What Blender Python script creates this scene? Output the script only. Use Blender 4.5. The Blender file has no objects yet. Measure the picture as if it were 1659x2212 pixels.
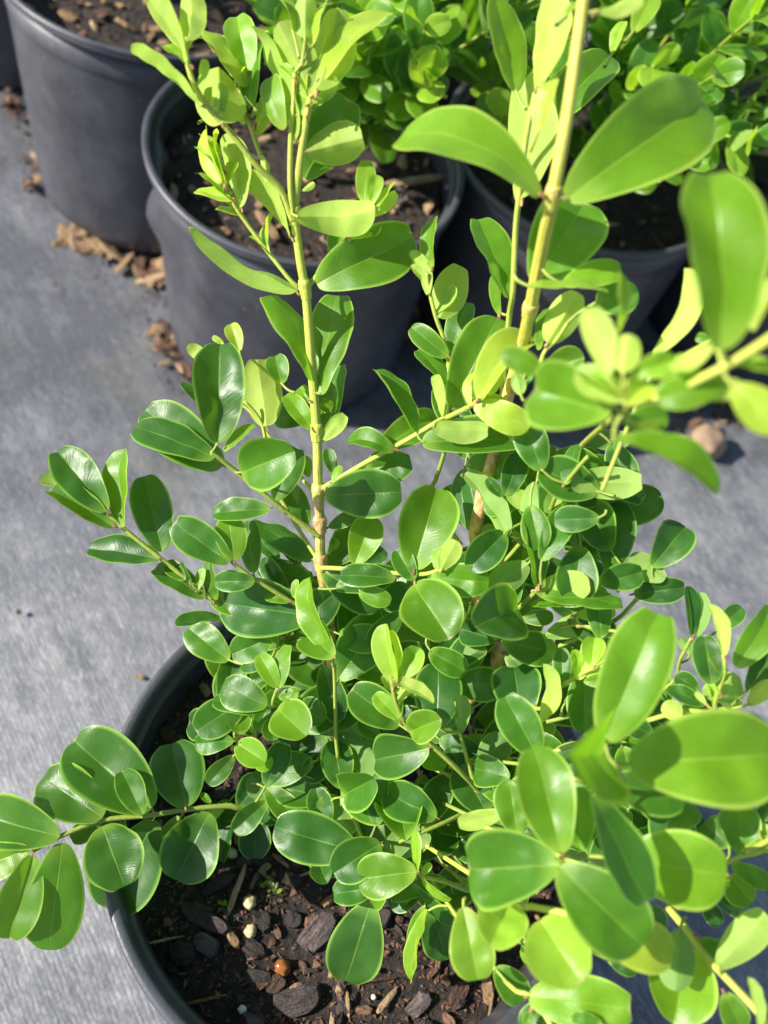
import bpy, bmesh, math, random
from mathutils import Vector, Matrix, noise

random.seed(7)
scene = bpy.context.scene
CM = 0.01

# ------------------------------------------------------------------ camera
PITCH, ROLL, CAM_H, FOC = math.radians(58.3), math.radians(19.0), 42.9, 1898.0   # cm; focal length in px of a 1659 x 2212 frame
CX, CY = 829.5, 1106.0
_cp, _sp = math.cos(PITCH), math.sin(PITCH)
FWD = Vector((0, _cp, -_sp)); _up = Vector((0, _sp, _cp)); _rt = Vector((1, 0, 0))
RGT = math.cos(ROLL) * _rt + math.sin(ROLL) * _up
UPV = -math.sin(ROLL) * _rt + math.cos(ROLL) * _up
CAM = Vector((0, 0, CAM_H))
cam_data = bpy.data.cameras.new('camera')
cam = bpy.data.objects.new('camera', cam_data)
scene.collection.objects.link(cam)
cam_data.sensor_fit = 'VERTICAL'
cam_data.sensor_height = 24.0
cam_data.lens = 24.0 * FOC / 2212.0
cam_data.clip_start = 0.01
cam_data.clip_end = 200.0
cam_data.dof.use_dof = True
cam_data.dof.focus_distance = 0.25
cam_data.dof.aperture_fstop = 7.4
M = Matrix((RGT, UPV, -FWD)).transposed().to_4x4()
M.translation = CAM * CM
cam.matrix_world = M
scene.camera = cam

# ------------------------------------------------------------------ sky, sun, exposure
SUN_EL = math.radians(34)
SUN_AZ = math.atan2(-0.955, -0.30)            # clockwise from +Y
world = bpy.data.worlds.new('World'); scene.world = world
world.use_nodes = True
wn = world.node_tree.nodes; wl = world.node_tree.links
sky = wn.new('ShaderNodeTexSky'); sky.sky_type = 'NISHITA'; sky.sun_disc = False
sky.sun_elevation = SUN_EL; sky.sun_rotation = SUN_AZ
wn['Background'].inputs['Strength'].default_value = 0.085
wl.new(sky.outputs[0], wn['Background'].inputs['Color'])
sun_d = bpy.data.lights.new('sun', 'SUN'); sun_d.energy = 5.0; sun_d.angle = math.radians(0.5)
sun_d.color = (1.0, 0.95, 0.86)
sun = bpy.data.objects.new('sun', sun_d); scene.collection.objects.link(sun)
TO_SUN = Vector((math.sin(SUN_AZ) * math.cos(SUN_EL), math.cos(SUN_AZ) * math.cos(SUN_EL), math.sin(SUN_EL)))
sun.rotation_euler = TO_SUN.to_track_quat('Z', 'Y').to_euler()
sun.location = TO_SUN * 3
scene.view_settings.view_transform = 'Standard'
scene.view_settings.look = 'None'
scene.view_settings.exposure = 1.12
scene.view_settings.gamma = 1.0
scene.render.engine = 'CYCLES'
scene.cycles.max_bounces = 6
scene.cycles.diffuse_bounces = 4
scene.cycles.glossy_bounces = 2
scene.cycles.transmission_bounces = 4
scene.cycles.caustics_reflective = False
scene.render.resolution_x = 768; scene.render.resolution_y = 1024

# ------------------------------------------------------------------ helpers
COL = scene.collection
def link(o, parent=None):
    COL.objects.link(o)
    if parent is not None: o.parent = parent
    return o
def mesh_obj(name, verts, faces, mat=None, parent=None, smooth=True, uvs=None):
    me = bpy.data.meshes.new(name)
    me.from_pydata([tuple(v) for v in verts], [], faces)
    if smooth: me.polygons.foreach_set('use_smooth', [True] * len(me.polygons))
    if uvs is not None:
        uvl = me.uv_layers.new(name='UVMap')
        for lp in me.loops: uvl.data[lp.index].uv = uvs[lp.vertex_index]
    if mat: me.materials.append(mat)
    me.update()
    return link(bpy.data.objects.new(name, me), parent)
def empty(name, loc=(0, 0, 0), parent=None):
    o = bpy.data.objects.new(name, None); o.empty_display_size = 0.01
    o.location = loc
    return link(o, parent)
def tag(o, label, cat, group=None, kind=None):
    if label: o['label'] = label
    if cat: o['category'] = cat
    if group: o['group'] = group
    if kind: o['kind'] = kind
    return o
def unproject(x, y, d):
    "photo position (1659 x 2212 frame) and depth in cm -> point in cm"
    return CAM + FWD * d + RGT * ((x - CX) / FOC * d) - UPV * ((y - CY) / FOC * d)
def on_plane(x, y, z=0.0):
    v = FWD + RGT * ((x - CX) / FOC) - UPV * ((y - CY) / FOC)
    t = (z - CAM_H) / v.z
    return CAM + v * t

# ------------------------------------------------------------------ materials
class NT:
    def __init__(self, name):
        self.mat = bpy.data.materials.new(name); self.mat.use_nodes = True
        self.t = self.mat.node_tree; self.n = self.t.nodes
        self.bsdf = self.n['Principled BSDF']; self.out = self.n['Material Output']
    def add(self, typ, **kw):
        nd = self.n.new(typ)
        for k, v in kw.items():
            if k.startswith('_'): nd.inputs[k[1:].replace('_', ' ')].default_value = v
            else: setattr(nd, k, v)
        return nd
    def link(self, a, b): self.t.links.new(a, b)
    def math(self, op, a, b=None, c=None, clamp=False):
        nd = self.n.new('ShaderNodeMath'); nd.operation = op; nd.use_clamp = clamp
        for i, v in enumerate((a, b, c)):
            if v is None: continue
            if isinstance(v, (int, float)): nd.inputs[i].default_value = v
            else: self.link(v, nd.inputs[i])
        return nd.outputs[0]
    def mix(self, fac, a, b, blend='MIX'):
        nd = self.n.new('ShaderNodeMix'); nd.data_type = 'RGBA'; nd.blend_type = blend
        for sock, v in ((nd.inputs[0], fac), (nd.inputs[6], a), (nd.inputs[7], b)):
            if isinstance(v, (int, float)): sock.default_value = v
            elif isinstance(v, tuple): sock.default_value = (*v, 1) if len(v) == 3 else v
            else: self.link(v, sock)
        return nd.outputs[2]
    def ramp(self, fac, stops, interp='LINEAR'):
        nd = self.n.new('ShaderNodeValToRGB'); nd.color_ramp.interpolation = interp
        el = nd.color_ramp.elements
        while len(el) < len(stops): el.new(0.5)
        for e, (p, c) in zip(el, stops):
            e.position = p; e.color = (*c, 1) if len(c) == 3 else c
        self.link(fac, nd.inputs[0]); return nd.outputs[0]
    def noise(self, vec, scale, detail=4, rough=0.55, dist=0.0):
        nd = self.add('ShaderNodeTexNoise', _Scale=scale, _Detail=detail, _Roughness=rough, _Distortion=dist)
        if vec is not None: self.link(vec, nd.inputs['Vector'])
        return nd.outputs['Fac']
    def mapping(self, vec, scale=(1, 1, 1), rot=(0, 0, 0), loc=(0, 0, 0)):
        nd = self.n.new('ShaderNodeMapping')
        nd.inputs['Scale'].default_value = scale; nd.inputs['Rotation'].default_value = rot; nd.inputs['Location'].default_value = loc
        self.link(vec, nd.inputs['Vector']); return nd.outputs[0]
    def bump(self, h, strength=0.3, dist=0.001, normal=None):
        nd = self.add('ShaderNodeBump', _Strength=strength, _Distance=dist)
        self.link(h, nd.inputs['Height'])
        if normal is not None: self.link(normal, nd.inputs['Normal'])
        return nd.outputs[0]

def leaf_material():
    m = NT('boxwood_leaf')
    info = m.add('ShaderNodeObjectInfo')
    sep = m.add('ShaderNodeSeparateColor'); m.link(info.outputs['Color'], sep.inputs[0])
    young, var, wear = sep.outputs[0], sep.outputs[1], sep.outputs[2]
    uv = m.add('ShaderNodeUVMap', uv_map='UVMap'); sx = m.add('ShaderNodeSeparateXYZ'); m.link(uv.outputs[0], sx.inputs[0])
    s = m.math('MULTIPLY', m.math('ABSOLUTE', m.math('SUBTRACT', sx.outputs[0], 0.5)), 2.0)
    tc = m.add('ShaderNodeTexCoord')
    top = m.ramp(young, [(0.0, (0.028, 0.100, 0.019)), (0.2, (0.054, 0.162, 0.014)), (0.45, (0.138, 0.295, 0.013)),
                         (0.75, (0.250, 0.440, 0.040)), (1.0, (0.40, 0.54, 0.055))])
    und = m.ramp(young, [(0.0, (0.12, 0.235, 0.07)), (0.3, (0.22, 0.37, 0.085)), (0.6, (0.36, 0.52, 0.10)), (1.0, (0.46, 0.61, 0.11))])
    # blotchy tissue and fine side veins
    blot = m.noise(tc.outputs['Object'], 160.0, 3, 0.6)
    vv = m.math('SUBTRACT', sx.outputs[1], m.math('MULTIPLY', s, 0.16))
    vein = m.add('ShaderNodeTexNoise', noise_dimensions='2D', _Scale=1.0, _Detail=2.0, _Roughness=0.6)
    vc = m.add('ShaderNodeCombineXYZ'); m.link(m.math('MULTIPLY', vv, 46.0), vc.inputs[0]); m.link(m.math('MULTIPLY', s, 2.5), vc.inputs[1])
    m.link(vc.outputs[0], vein.inputs['Vector'])
    tone = m.math('ADD', m.math('MULTIPLY', m.math('ADD', m.math('MULTIPLY', blot, 0.7), m.math('MULTIPLY', vein.outputs['Fac'], 0.3)), 0.55), 0.72)
    tone = m.math('MULTIPLY', tone, m.math('ADD', m.math('MULTIPLY', var, 0.34), 0.84))
    tcol = m.add('ShaderNodeCombineXYZ')
    for i in range(3): m.link(tone, tcol.inputs[i])
    top = m.mix(1.0, top, tcol.outputs[0], 'MULTIPLY'); und = m.mix(1.0, und, tcol.outputs[0], 'MULTIPLY')
    # midrib and pale margin
    rib = m.math('SUBTRACT', 1.0, m.math('DIVIDE', s, m.math('SUBTRACT', 0.055, m.math('MULTIPLY', sx.outputs[1], 0.035))), clamp=True)
    edge = m.math('MULTIPLY', m.math('SUBTRACT', s, 0.87), 9.0, clamp=True)
    base = m.math('MULTIPLY', m.math('SUBTRACT', 0.20, sx.outputs[1]), 5.0, clamp=True)
    pale = m.mix(young, (0.27, 0.52, 0.07), (0.68, 0.76, 0.14))
    top = m.mix(m.math('MULTIPLY', rib, 0.45), top, pale)
    top = m.mix(m.math('MULTIPLY', edge, 0.8), top, pale)
    top = m.mix(m.math('MULTIPLY', base, 0.55), top, pale)
    und = m.mix(m.math('MULTIPLY', m.math('MAXIMUM', edge, rib), 0.4), und, pale)
    tipm = m.math('MULTIPLY', m.math('MULTIPLY', m.math('SUBTRACT', m.math('SUBTRACT', sx.outputs[1], m.math('MULTIPLY', s, 0.03)), 0.962), 40.0, clamp=True), m.math('MULTIPLY', m.math('SUBTRACT', wear, 0.7), 4.0, clamp=True))
    top = m.mix(tipm, top, (0.50, 0.40, 0.20)); und = m.mix(tipm, und, (0.50, 0.40, 0.20))
    dust = m.math('MULTIPLY', m.math('MULTIPLY', m.math('SUBTRACT', blot, 0.62), 6.0, clamp=True), m.math('MULTIPLY', wear, 0.35))
    top = m.mix(dust, top, (0.30, 0.36, 0.20))
    geo = m.add('ShaderNodeNewGeometry')
    col = m.mix(geo.outputs['Backfacing'], top, und)
    m.link(col, m.bsdf.inputs['Base Color'])
    rgh = m.math('ADD', m.math('MULTIPLY', blot, 0.36), 0.19)
    rgh = m.math('ADD', rgh, m.math('MULTIPLY', geo.outputs['Backfacing'], 0.25))
    m.link(rgh, m.bsdf.inputs['Roughness'])
    m.bsdf.inputs['Specular IOR Level'].default_value = 0.45
    hgt = m.math('SUBTRACT', m.math('MULTIPLY', vein.outputs['Fac'], 0.5), m.math('MULTIPLY', rib, 0.8))
    b = m.bump(hgt, 0.26, 0.0006); m.link(b, m.bsdf.inputs['Normal'])
    tr = m.add('ShaderNodeBsdfTranslucent')
    trc = m.ramp(young, [(0.0, (0.115, 0.33, 0.012)), (0.3, (0.27, 0.57, 0.012)), (0.6, (0.47, 0.74, 0.03)), (1.0, (0.68, 0.84, 0.06))])
    trc = m.mix(1.0, trc, tcol.outputs[0], 'MULTIPLY')
    trc = m.mix(m.math('MULTIPLY', edge, 0.7), trc, (0.62, 0.85, 0.10))
    m.link(trc, tr.inputs['Color'])
    mx = m.add('ShaderNodeMixShader')
    m.link(m.math('ADD', m.math('MULTIPLY', young, 0.08), 0.46), mx.inputs[0])
    m.link(m.bsdf.outputs[0], mx.inputs[1]); m.link(tr.outputs[0], mx.inputs[2])
    m.link(mx.outputs[0], m.out.inputs['Surface'])
    return m.mat

def twig_material():
    m = NT('boxwood_twig')
    info = m.add('ShaderNodeObjectInfo'); sep = m.add('ShaderNodeSeparateColor'); m.link(info.outputs['Color'], sep.inputs[0])
    uv = m.add('ShaderNodeUVMap', uv_map='UVMap'); sx = m.add('ShaderNodeSeparateXYZ'); m.link(uv.outputs[0], sx.inputs[0])
    # u around, v = woodiness 0..1 along the stem
    tc = m.add('ShaderNodeTexCoord')
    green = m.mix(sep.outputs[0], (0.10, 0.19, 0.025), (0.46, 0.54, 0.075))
    cc = m.add('ShaderNodeCombineXYZ'); m.link(m.math('MULTIPLY', sx.outputs[0], 14.0), cc.inputs[0]); m.link(m.math('MULTIPLY', sx.outputs[1], 9.0), cc.inputs[1])
    str_ = m.add('ShaderNodeTexNoise', _Scale=1.0, _Detail=3.0); m.link(cc.outputs[0], str_.inputs['Vector'])
    gold = m.mix(m.math('MULTIPLY', m.math('SUBTRACT', str_.outputs['Fac'], 0.40), 4.0, clamp=True), (0.40, 0.27, 0.04), (0.66, 0.62, 0.11))
    green = m.mix(m.math('MULTIPLY', m.math('SUBTRACT', str_.outputs['Fac'], 0.42), 2.6, clamp=True), green, (0.42, 0.44, 0.07))
    green = m.mix(sep.outputs[1], green, gold)
    wood = m.ramp(m.noise(m.mapping(tc.outputs['Object'], (500, 500, 140)), 1.0, 4), [(0.3, (0.20, 0.105, 0.04)), (0.5, (0.47, 0.29, 0.12)), (0.7, (0.62, 0.43, 0.22))])
    w = m.math('ADD', sx.outputs[1], m.math('MULTIPLY', m.math('SUBTRACT', m.noise(tc.outputs['Object'], 130.0, 3), 0.5), 0.9))
    w = m.math('MULTIPLY', m.math('SUBTRACT', w, 0.42), 5.0, clamp=True)
    m.link(m.mix(w, green, wood), m.bsdf.inputs['Base Color'])
    m.bsdf.inputs['Roughness'].default_value = 0.55
    h = m.math('ADD', str_.outputs['Fac'], m.math('MULTIPLY', m.noise(m.mapping(tc.outputs['Object'], (900, 900, 300)), 1.0, 3), 0.6))
    m.link(m.bump(h, 0.6, 0.0005), m.bsdf.inputs['Normal'])
    return m.mat

def bud_material():
    m = NT('bud_scale')
    tc = m.add('ShaderNodeTexCoord')
    c = m.ramp(m.noise(tc.outputs['Object'], 700.0, 3), [(0.3, (0.09, 0.035, 0.015)), (0.5, (0.28, 0.13, 0.05)), (0.72, (0.55, 0.36, 0.14))])
    m.link(c, m.bsdf.inputs['Base Color']); m.bsdf.inputs['Roughness'].default_value = 0.6
    return m.mat

def pot_material():
    m = NT('black_nursery_plastic')
    tc = m.add('ShaderNodeTexCoord')
    big = m.noise(tc.outputs['Object'], 14.0, 5, 0.6)
    scuff = m.noise(tc.outputs['Object'], 70.0, 6, 0.7)
    dust = m.math('MULTIPLY', m.math('SUBTRACT', m.math('ADD', m.math('MULTIPLY', big, 0.6), m.math('MULTIPLY', scuff, 0.4)), 0.36), 2.4, clamp=True)
    c = m.mix(dust, (0.026, 0.027, 0.035), (0.092, 0.094, 0.112))
    speck = m.math('MULTIPLY', m.math('SUBTRACT', m.noise(tc.outputs['Object'], 260.0, 3, 0.5), 0.70), 14.0, clamp=True)
    c = m.mix(m.math('MULTIPLY', speck, 0.5), c, (0.30, 0.27, 0.22))
    m.link(c, m.bsdf.inputs['Base Color'])
    m.link(m.math('ADD', m.math('MULTIPLY', dust, 0.20), 0.30), m.bsdf.inputs['Roughness'])
    m.bsdf.inputs['Specular IOR Level'].default_value = 0.5
    h = m.math('ADD', m.noise(tc.outputs['Object'], 900.0, 2), m.math('MULTIPLY', m.noise(tc.outputs['Object'], 60.0, 3), 1.5))
    m.link(m.bump(h, 0.12, 0.0008), m.bsdf.inputs['Normal'])
    return m.mat

def fabric_material():
    m = NT('woven_ground_cloth')
    tc = m.add('ShaderNodeTexCoord')
    ANG = -0.75
    base = m.mapping(tc.outputs['Object'], (1, 1, 1), (0, 0, -ANG))
    blot = m.noise(tc.outputs['Object'], 26.0, 6, 0.68, 0.5)
    blot2 = m.noise(m.mapping(base, (14, 75, 1)), 1.0, 5, 0.7)
    blot3 = m.noise(tc.outputs['Object'], 5.0, 3, 0.5, 0.3)
    warp = m.add('ShaderNodeVectorMath', operation='MULTIPLY_ADD')
    nz = m.add('ShaderNodeTexNoise', _Scale=120.0, _Detail=2.0); m.link(tc.outputs['Object'], nz.inputs['Vector'])
    m.link(nz.outputs['Color'], warp.inputs[0]); warp.inputs[1].default_value = (0.0012, 0.0012, 0); m.link(base, warp.inputs[2])
    # tape weave: tapes about 2.4 mm wide running one way, thin tapes the other way
    wv = m.add('ShaderNodeTexBrick', offset=0.5, squash=1.0)
    m.link(m.mapping(warp.outputs[0], (1, 1, 1)), wv.inputs['Vector'])
    wv.inputs['Scale'].default_value = 1.0
    wv.inputs['Brick Width'].default_value = 0.0042; wv.inputs['Row Height'].default_value = 0.0021
    wv.inputs['Mortar Size'].default_value = 0.00032; wv.inputs['Mortar Smooth'].default_value = 1.0
    wv.inputs['Color1'].default_value = (0.85, 0.85, 0.85, 1); wv.inputs['Color2'].default_value = (0.45, 0.45, 0.45, 1); wv.inputs['Mortar'].default_value = (0.12, 0.12, 0.12, 1)
    fib = m.noise(m.mapping(base, (160, 900, 1)), 1.0, 4, 0.7)
    mixf = m.math('ADD', m.math('MULTIPLY', blot, 0.40), m.math('MULTIPLY', blot2, 0.36))
    mixf = m.math('ADD', mixf, m.math('MULTIPLY', blot3, 0.24))
    # cloth toned darker, with olive patches, towards the rows of pots
    sp = m.add('ShaderNodeSeparateXYZ'); m.link(tc.outputs['Object'], sp.inputs[0])
    far = m.math('ADD', m.math('MULTIPLY', sp.outputs[1], 5.0), m.math('MULTIPLY', sp.outputs[0], -2.2))
    far = m.math('ADD', m.math('SUBTRACT', far, 1.05), m.math('MULTIPLY', m.math('SUBTRACT', blot3, 0.5), 2.0))
    far = m.math('MULTIPLY', far, 1.6, clamp=True)
    mixf = m.math('SUBTRACT', mixf, m.math('MULTIPLY', far, 0.12))
    tone = m.ramp(mixf, [(0.34, (0.078, 0.083, 0.099)), (0.44, (0.138, 0.144, 0.164)), (0.53, (0.225, 0.229, 0.245)), (0.62, (0.35, 0.35, 0.345))])
    algae = m.math('MULTIPLY', m.math('SUBTRACT', m.noise(tc.outputs['Object'], 11.0, 5, 0.65), 0.52), 7.0, clamp=True)
    tone = m.mix(m.math('MULTIPLY', m.math('MULTIPLY', algae, far), 0.55), tone, (0.15, 0.155, 0.105))
    v = m.math('ADD', m.math('MULTIPLY', wv.outputs['Color'], 0.45), m.math('MULTIPLY', fib, 0.95))
    v = m.math('ADD', m.math('MULTIPLY', v, 1.15), 0.06)
    vc = m.add('ShaderNodeCombineXYZ')
    for i in range(3): m.link(v, vc.inputs[i])
    col = m.mix(1.0, tone, vc.outputs[0], 'MULTIPLY')
    fleck = m.math('MULTIPLY', m.math('SUBTRACT', m.noise(m.mapping(base, (150, 620, 1), (0, 0, 0.1)), 1.0, 3, 0.6), 0.54), 5.0, clamp=True)
    col = m.mix(m.math('MULTIPLY', m.math('MULTIPLY', fleck, m.math('SUBTRACT', 1.0, m.math('MULTIPLY', far, 0.8))), 0.55), col, (0.46, 0.455, 0.43))
    pit = m.math('MULTIPLY', m.math('SUBTRACT', m.noise(m.mapping(base, (150, 620, 1), (0, 0, -0.1), (3, 5, 0)), 1.0, 3, 0.6), 0.55), 8.0, clamp=True)
    col = m.mix(m.math('MULTIPLY', pit, 0.62), col, (0.07, 0.07, 0.078))
    m.link(col, m.bsdf.inputs['Base Color'])
    m.bsdf.inputs['Roughness'].default_value = 0.62
    m.bsdf.inputs['Specular IOR Level'].default_value = 0.35
    m.link(m.bump(m.math('ADD', wv.outputs['Color'], m.math('MULTIPLY', fib, 0.8)), 0.55, 0.0006), m.bsdf.inputs['Normal'])
    return m.mat

def soil_material():
    m = NT('dark_potting_mix')
    tc = m.add('ShaderNodeTexCoord')
    n = m.noise(tc.outputs['Object'], 260.0, 6, 0.7)
    c = m.ramp(n, [(0.35, (0.008, 0.006, 0.006)), (0.52, (0.022, 0.015, 0.012)), (0.64, (0.065, 0.038, 0.026)), (0.76, (0.14, 0.085, 0.055))])
    m.link(c, m.bsdf.inputs['Base Color']); m.bsdf.inputs['Roughness'].default_value = 0.85
    m.link(m.bump(n, 1.0, 0.003), m.bsdf.inputs['Normal'])
    return m.mat

def bark_material(name, dark, mid, light):
    m = NT(name)
    tc = m.add('ShaderNodeTexCoord'); info = m.add('ShaderNodeObjectInfo')
    add = m.add('ShaderNodeVectorMath', operation='ADD'); m.link(tc.outputs['Object'], add.inputs[0])
    rc = m.add('ShaderNodeCombineXYZ'); m.link(info.outputs['Random'], rc.inputs[0]); m.link(rc.outputs[0], add.inputs[1])
    n = m.noise(m.mapping(add.outputs[0], (120, 480, 480)), 1.0, 5, 0.65)
    f = m.math('ADD', m.math('MULTIPLY', n, 0.7), m.math('MULTIPLY', info.outputs['Random'], 0.3))
    grit = m.noise(add.outputs[0], 1100.0, 3, 0.6)
    f = m.math('ADD', f, m.math('MULTIPLY', m.math('SUBTRACT', grit, 0.5), 0.45))
    c = m.ramp(f, [(0.25, dark), (0.5, mid), (0.78, light)])
    m.link(c, m.bsdf.inputs['Base Color']); m.bsdf.inputs['Roughness'].default_value = 0.8
    m.link(m.bump(n, 1.0, 0.004), m.bsdf.inputs['Normal'])
    return m.mat

def plain(name, col, rough=0.5, var=0.25, scale=300.0):
    m = NT(name)
    tc = m.add('ShaderNodeTexCoord')
    n = m.noise(tc.outputs['Object'], scale, 4)
    m.link(m.mix(n, tuple(c * (1 - var) for c in col), tuple(min(1, c * (1 + var)) for c in col)), m.bsdf.inputs['Base Color'])
    m.bsdf.inputs['Roughness'].default_value = rough
    m.link(m.bump(n, 0.3, 0.0006), m.bsdf.inputs['Normal'])
    return m.mat

MAT = dict(leaf=leaf_material(), twig=twig_material(), bud=bud_material(), pot=pot_material(), fabric=fabric_material(), soil=soil_material(),
           bark=bark_material('dark_bark', (0.012, 0.009, 0.009), (0.034, 0.024, 0.022), (0.085, 0.062, 0.058)),
           redbark=bark_material('red_brown_bark', (0.03, 0.014, 0.009), (0.11, 0.052, 0.030), (0.24, 0.13, 0.075)),
           wood=bark_material('pale_wood_chip', (0.14, 0.08, 0.035), (0.32, 0.20, 0.10), (0.55, 0.40, 0.24)),
           greybark=bark_material('grey_pink_bark', (0.045, 0.032, 0.030), (0.13, 0.096, 0.092), (0.25, 0.195, 0.185)),
           pellet=plain('fertiliser_pellet', (0.42, 0.34, 0.18), 0.5, 0.45), amber=plain('amber_pellet', (0.24, 0.085, 0.02), 0.25, 0.5),
           perlite=plain('perlite', (0.55, 0.53, 0.48), 0.7, 0.2), stone=plain('tan_stone', (0.24, 0.165, 0.105), 0.85, 0.55, 140.0),
           moss=plain('moss_green', (0.14, 0.33, 0.03), 0.6, 0.3))

# ------------------------------------------------------------------ setting: ground
def build_ground():
    n = 90; verts = []; faces = []
    xs = []
    # fine grid near the pots, coarse far away
    def axis(lo, hi, n): return [lo + (hi - lo) * i / n for i in range(n + 1)]
    ax = [-1000, -300, -120] + axis(-70, 80, n) + [130, 300, 1000]
    ay = [-1000, -300, -100] + axis(-30, 110, n) + [160, 400, 1000]
    for y in ay:
        for x in ax:
            z = 0.0
            if -75 < x < 85 and -35 < y < 115:
                z = 0.35 * (noise.noise(Vector((x * 0.05, y * 0.05, 3.1)))) + 0.12 * noise.noise(Vector((x * 0.22, y * 0.14, 1.7)))
                z -= 0.25
            verts.append((x * CM, y * CM, min(z, 0.0) * CM if z > 0 else z * CM))
    w = len(ax)
    for j in range(len(ay) - 1):
        for i in range(w - 1):
            a = j * w + i; faces.append((a, a + 1, a + w + 1, a + w))
    g = mesh_obj('ground', verts, faces, MAT['fabric'])
    g['kind'] = 'structure'
    return g
build_ground()

# ------------------------------------------------------------------ pots
POT_R, POT_H, POT_RB = 8.25, 13.4, 7.3
def lathe(profile, seg, deform=None):
    verts, faces = [], []
    for (r, z) in profile:
        for k in range(seg):
            a = 2 * math.pi * k / seg
            v = Vector((r * math.cos(a), r * math.sin(a), z))
            if deform: v = deform(v, a, r, z)
            verts.append(v * CM)
    for i in range(len(profile) - 1):
        for k in range(seg):
            a = i * seg + k; b = i * seg + (k + 1) % seg
            faces.append((a, b, b + seg, a + seg))
    return verts, faces
def make_pot(x, y, label, R=POT_R, H=POT_H, RB=POT_RB, tilt=(0, 0), seg=80, deform=None, group='black nursery pots'):
    root = empty('nursery_pot', (x * CM, y * CM, 0)); root.rotation_euler = (tilt[0], tilt[1], 0)
    tag(root, label, 'pot', group)
    def rad(z): return RB + (R - 0.42 - RB) * (z / H)
    body = [(RB - 0.9, 0.12), (RB - 0.25, 0.03), (RB - 0.05, 0.25)]
    for i in range(1, 15):
        z = 0.25 + (H - 2.35) * i / 14.0
        body.append((rad(z), z))
    zb = H - 2.0
    body += [(rad(zb) + 0.02, zb), (rad(zb + .06) + 0.06, zb + 0.05), (rad(zb + .2) + 0.07, zb + 0.2), (rad(H - .6) + 0.06, H - 0.62)]
    body += [(rad(H - .6) - 0.20, H - 0.64)]
    # inner wall
    for i in range(8):
        z = H - 0.9 - (H - 1.4) * i / 7.0
        body.append((rad(z) - 0.22, z))
    body.append((0.3, 0.5))
    v, f = lathe(body, seg, deform); mesh_obj('body', v, f, MAT['pot'], root)
    rim = [(R - 0.48, H - 0.62), (R - 0.30, H - 0.55), (R - 0.14, H - 0.54), (R - 0.05, H - 0.47), (R - 0.02, H - 0.34), (R - 0.05, H - 0.27), (R - 0.04, H - 0.20), (R + 0.0, H - 0.12), (R - 0.05, H - 0.02), (R - 0.16, H),
           (R - 0.30, H - 0.03), (R - 0.40, H - 0.12), (R - 0.46, H - 0.30), (R - 0.62, H - 1.0), (R - 0.66, H - 0.98), (R - 0.48, H - 0.62)]
    v, f = lathe(rim, seg, deform); mesh_obj('rim', v, f, MAT['pot'], root)
    return root

# the dented pot: thin wall pushed in below the rim on its left, rim pulled slightly out of round
def dent(v, a, r, z):
    H = POT_H
    u = v.copy()
    def bell(c, w): 
        d = (a - c + math.pi) % (2 * math.pi) - math.pi
        return math.exp(-(d / w) ** 2)
    t = z / H
    k = bell(math.radians(205), 0.17) * math.exp(-((z - (H - 1.7)) / 0.8) ** 2)
    k2 = bell(math.radians(214), 0.16) * math.exp(-((z - (H - 3.4)) / 1.5) ** 2)
    k3 = bell(math.radians(236), 0.10) * math.exp(-((z - (H - 5.0)) / 3.0) ** 2)
    s = 1 - 0.19 * k + 0.085 * k2 - 0.03 * k3
    s *= 1 - 0.035 * bell(math.radians(268), 0.55) * max(0, t) ** 2
    u.x *= s; u.y *= s
    u.z -= 0.35 * bell(math.radians(262), 0.6) * max(0, t) ** 3
    return u
def wobble(seed, amp=0.012):
    def fn(v, a, r, z):
        s = 1 + amp * noise.noise(Vector((math.cos(a) * 0.9, math.sin(a) * 0.9, seed + z * 0.05))) * (0.3 + 0.7 * z / 14.0)
        return Vector((v.x * s, v.y * s, v.z + 0.12 * noise.noise(Vector((math.cos(a), math.sin(a), seed + 9))) * z / 14.0))
    return fn
P_FRONT = (2.4, 7.2); P_MID = (-9.7, 37.4); P_LEFT = (-22.3, 45.9); P_THIRD = (4.3, 45.2)
P_CORNER = (-37.5, 56.5); P_BACK = (-5.5, 59.5); P_RIGHT = (19.5, 52.5); P_FAR = (11.5, 66.0); P_FAR2 = (30.0, 66.0)
make_pot(*P_FRONT, 'black nursery pot nearest the camera, cut off by the bottom edge', deform=wobble(1.0), seg=120)
make_pot(*P_MID, 'dented black nursery pot with a crumpled left wall behind the front shrub', deform=dent, seg=110)
make_pot(*P_LEFT, 'smooth upright black nursery pot at the top left', R=8.55, H=14.0, RB=7.5, tilt=(-0.06, 0.02), deform=wobble(3.0), seg=100)
make_pot(*P_THIRD, 'black nursery pot in shade right of the dented pot', deform=wobble(4.0), seg=90)
make_pot(*P_CORNER, 'black nursery pot at the top left corner, mostly out of frame', deform=wobble(5.0), seg=64)
make_pot(*P_BACK, 'black nursery pot behind the dented pot under dense leaves', deform=wobble(6.0), seg=64)
make_pot(*P_RIGHT, 'black nursery pot at the right edge, right of the shaded pot', deform=wobble(7.0), seg=64)
make_pot(*P_FAR, 'black nursery pot far behind the shaded pot', deform=wobble(8.0), seg=64)
make_pot(*P_FAR2, 'black nursery pot at the far top right', deform=wobble(9.0), seg=64)

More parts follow.
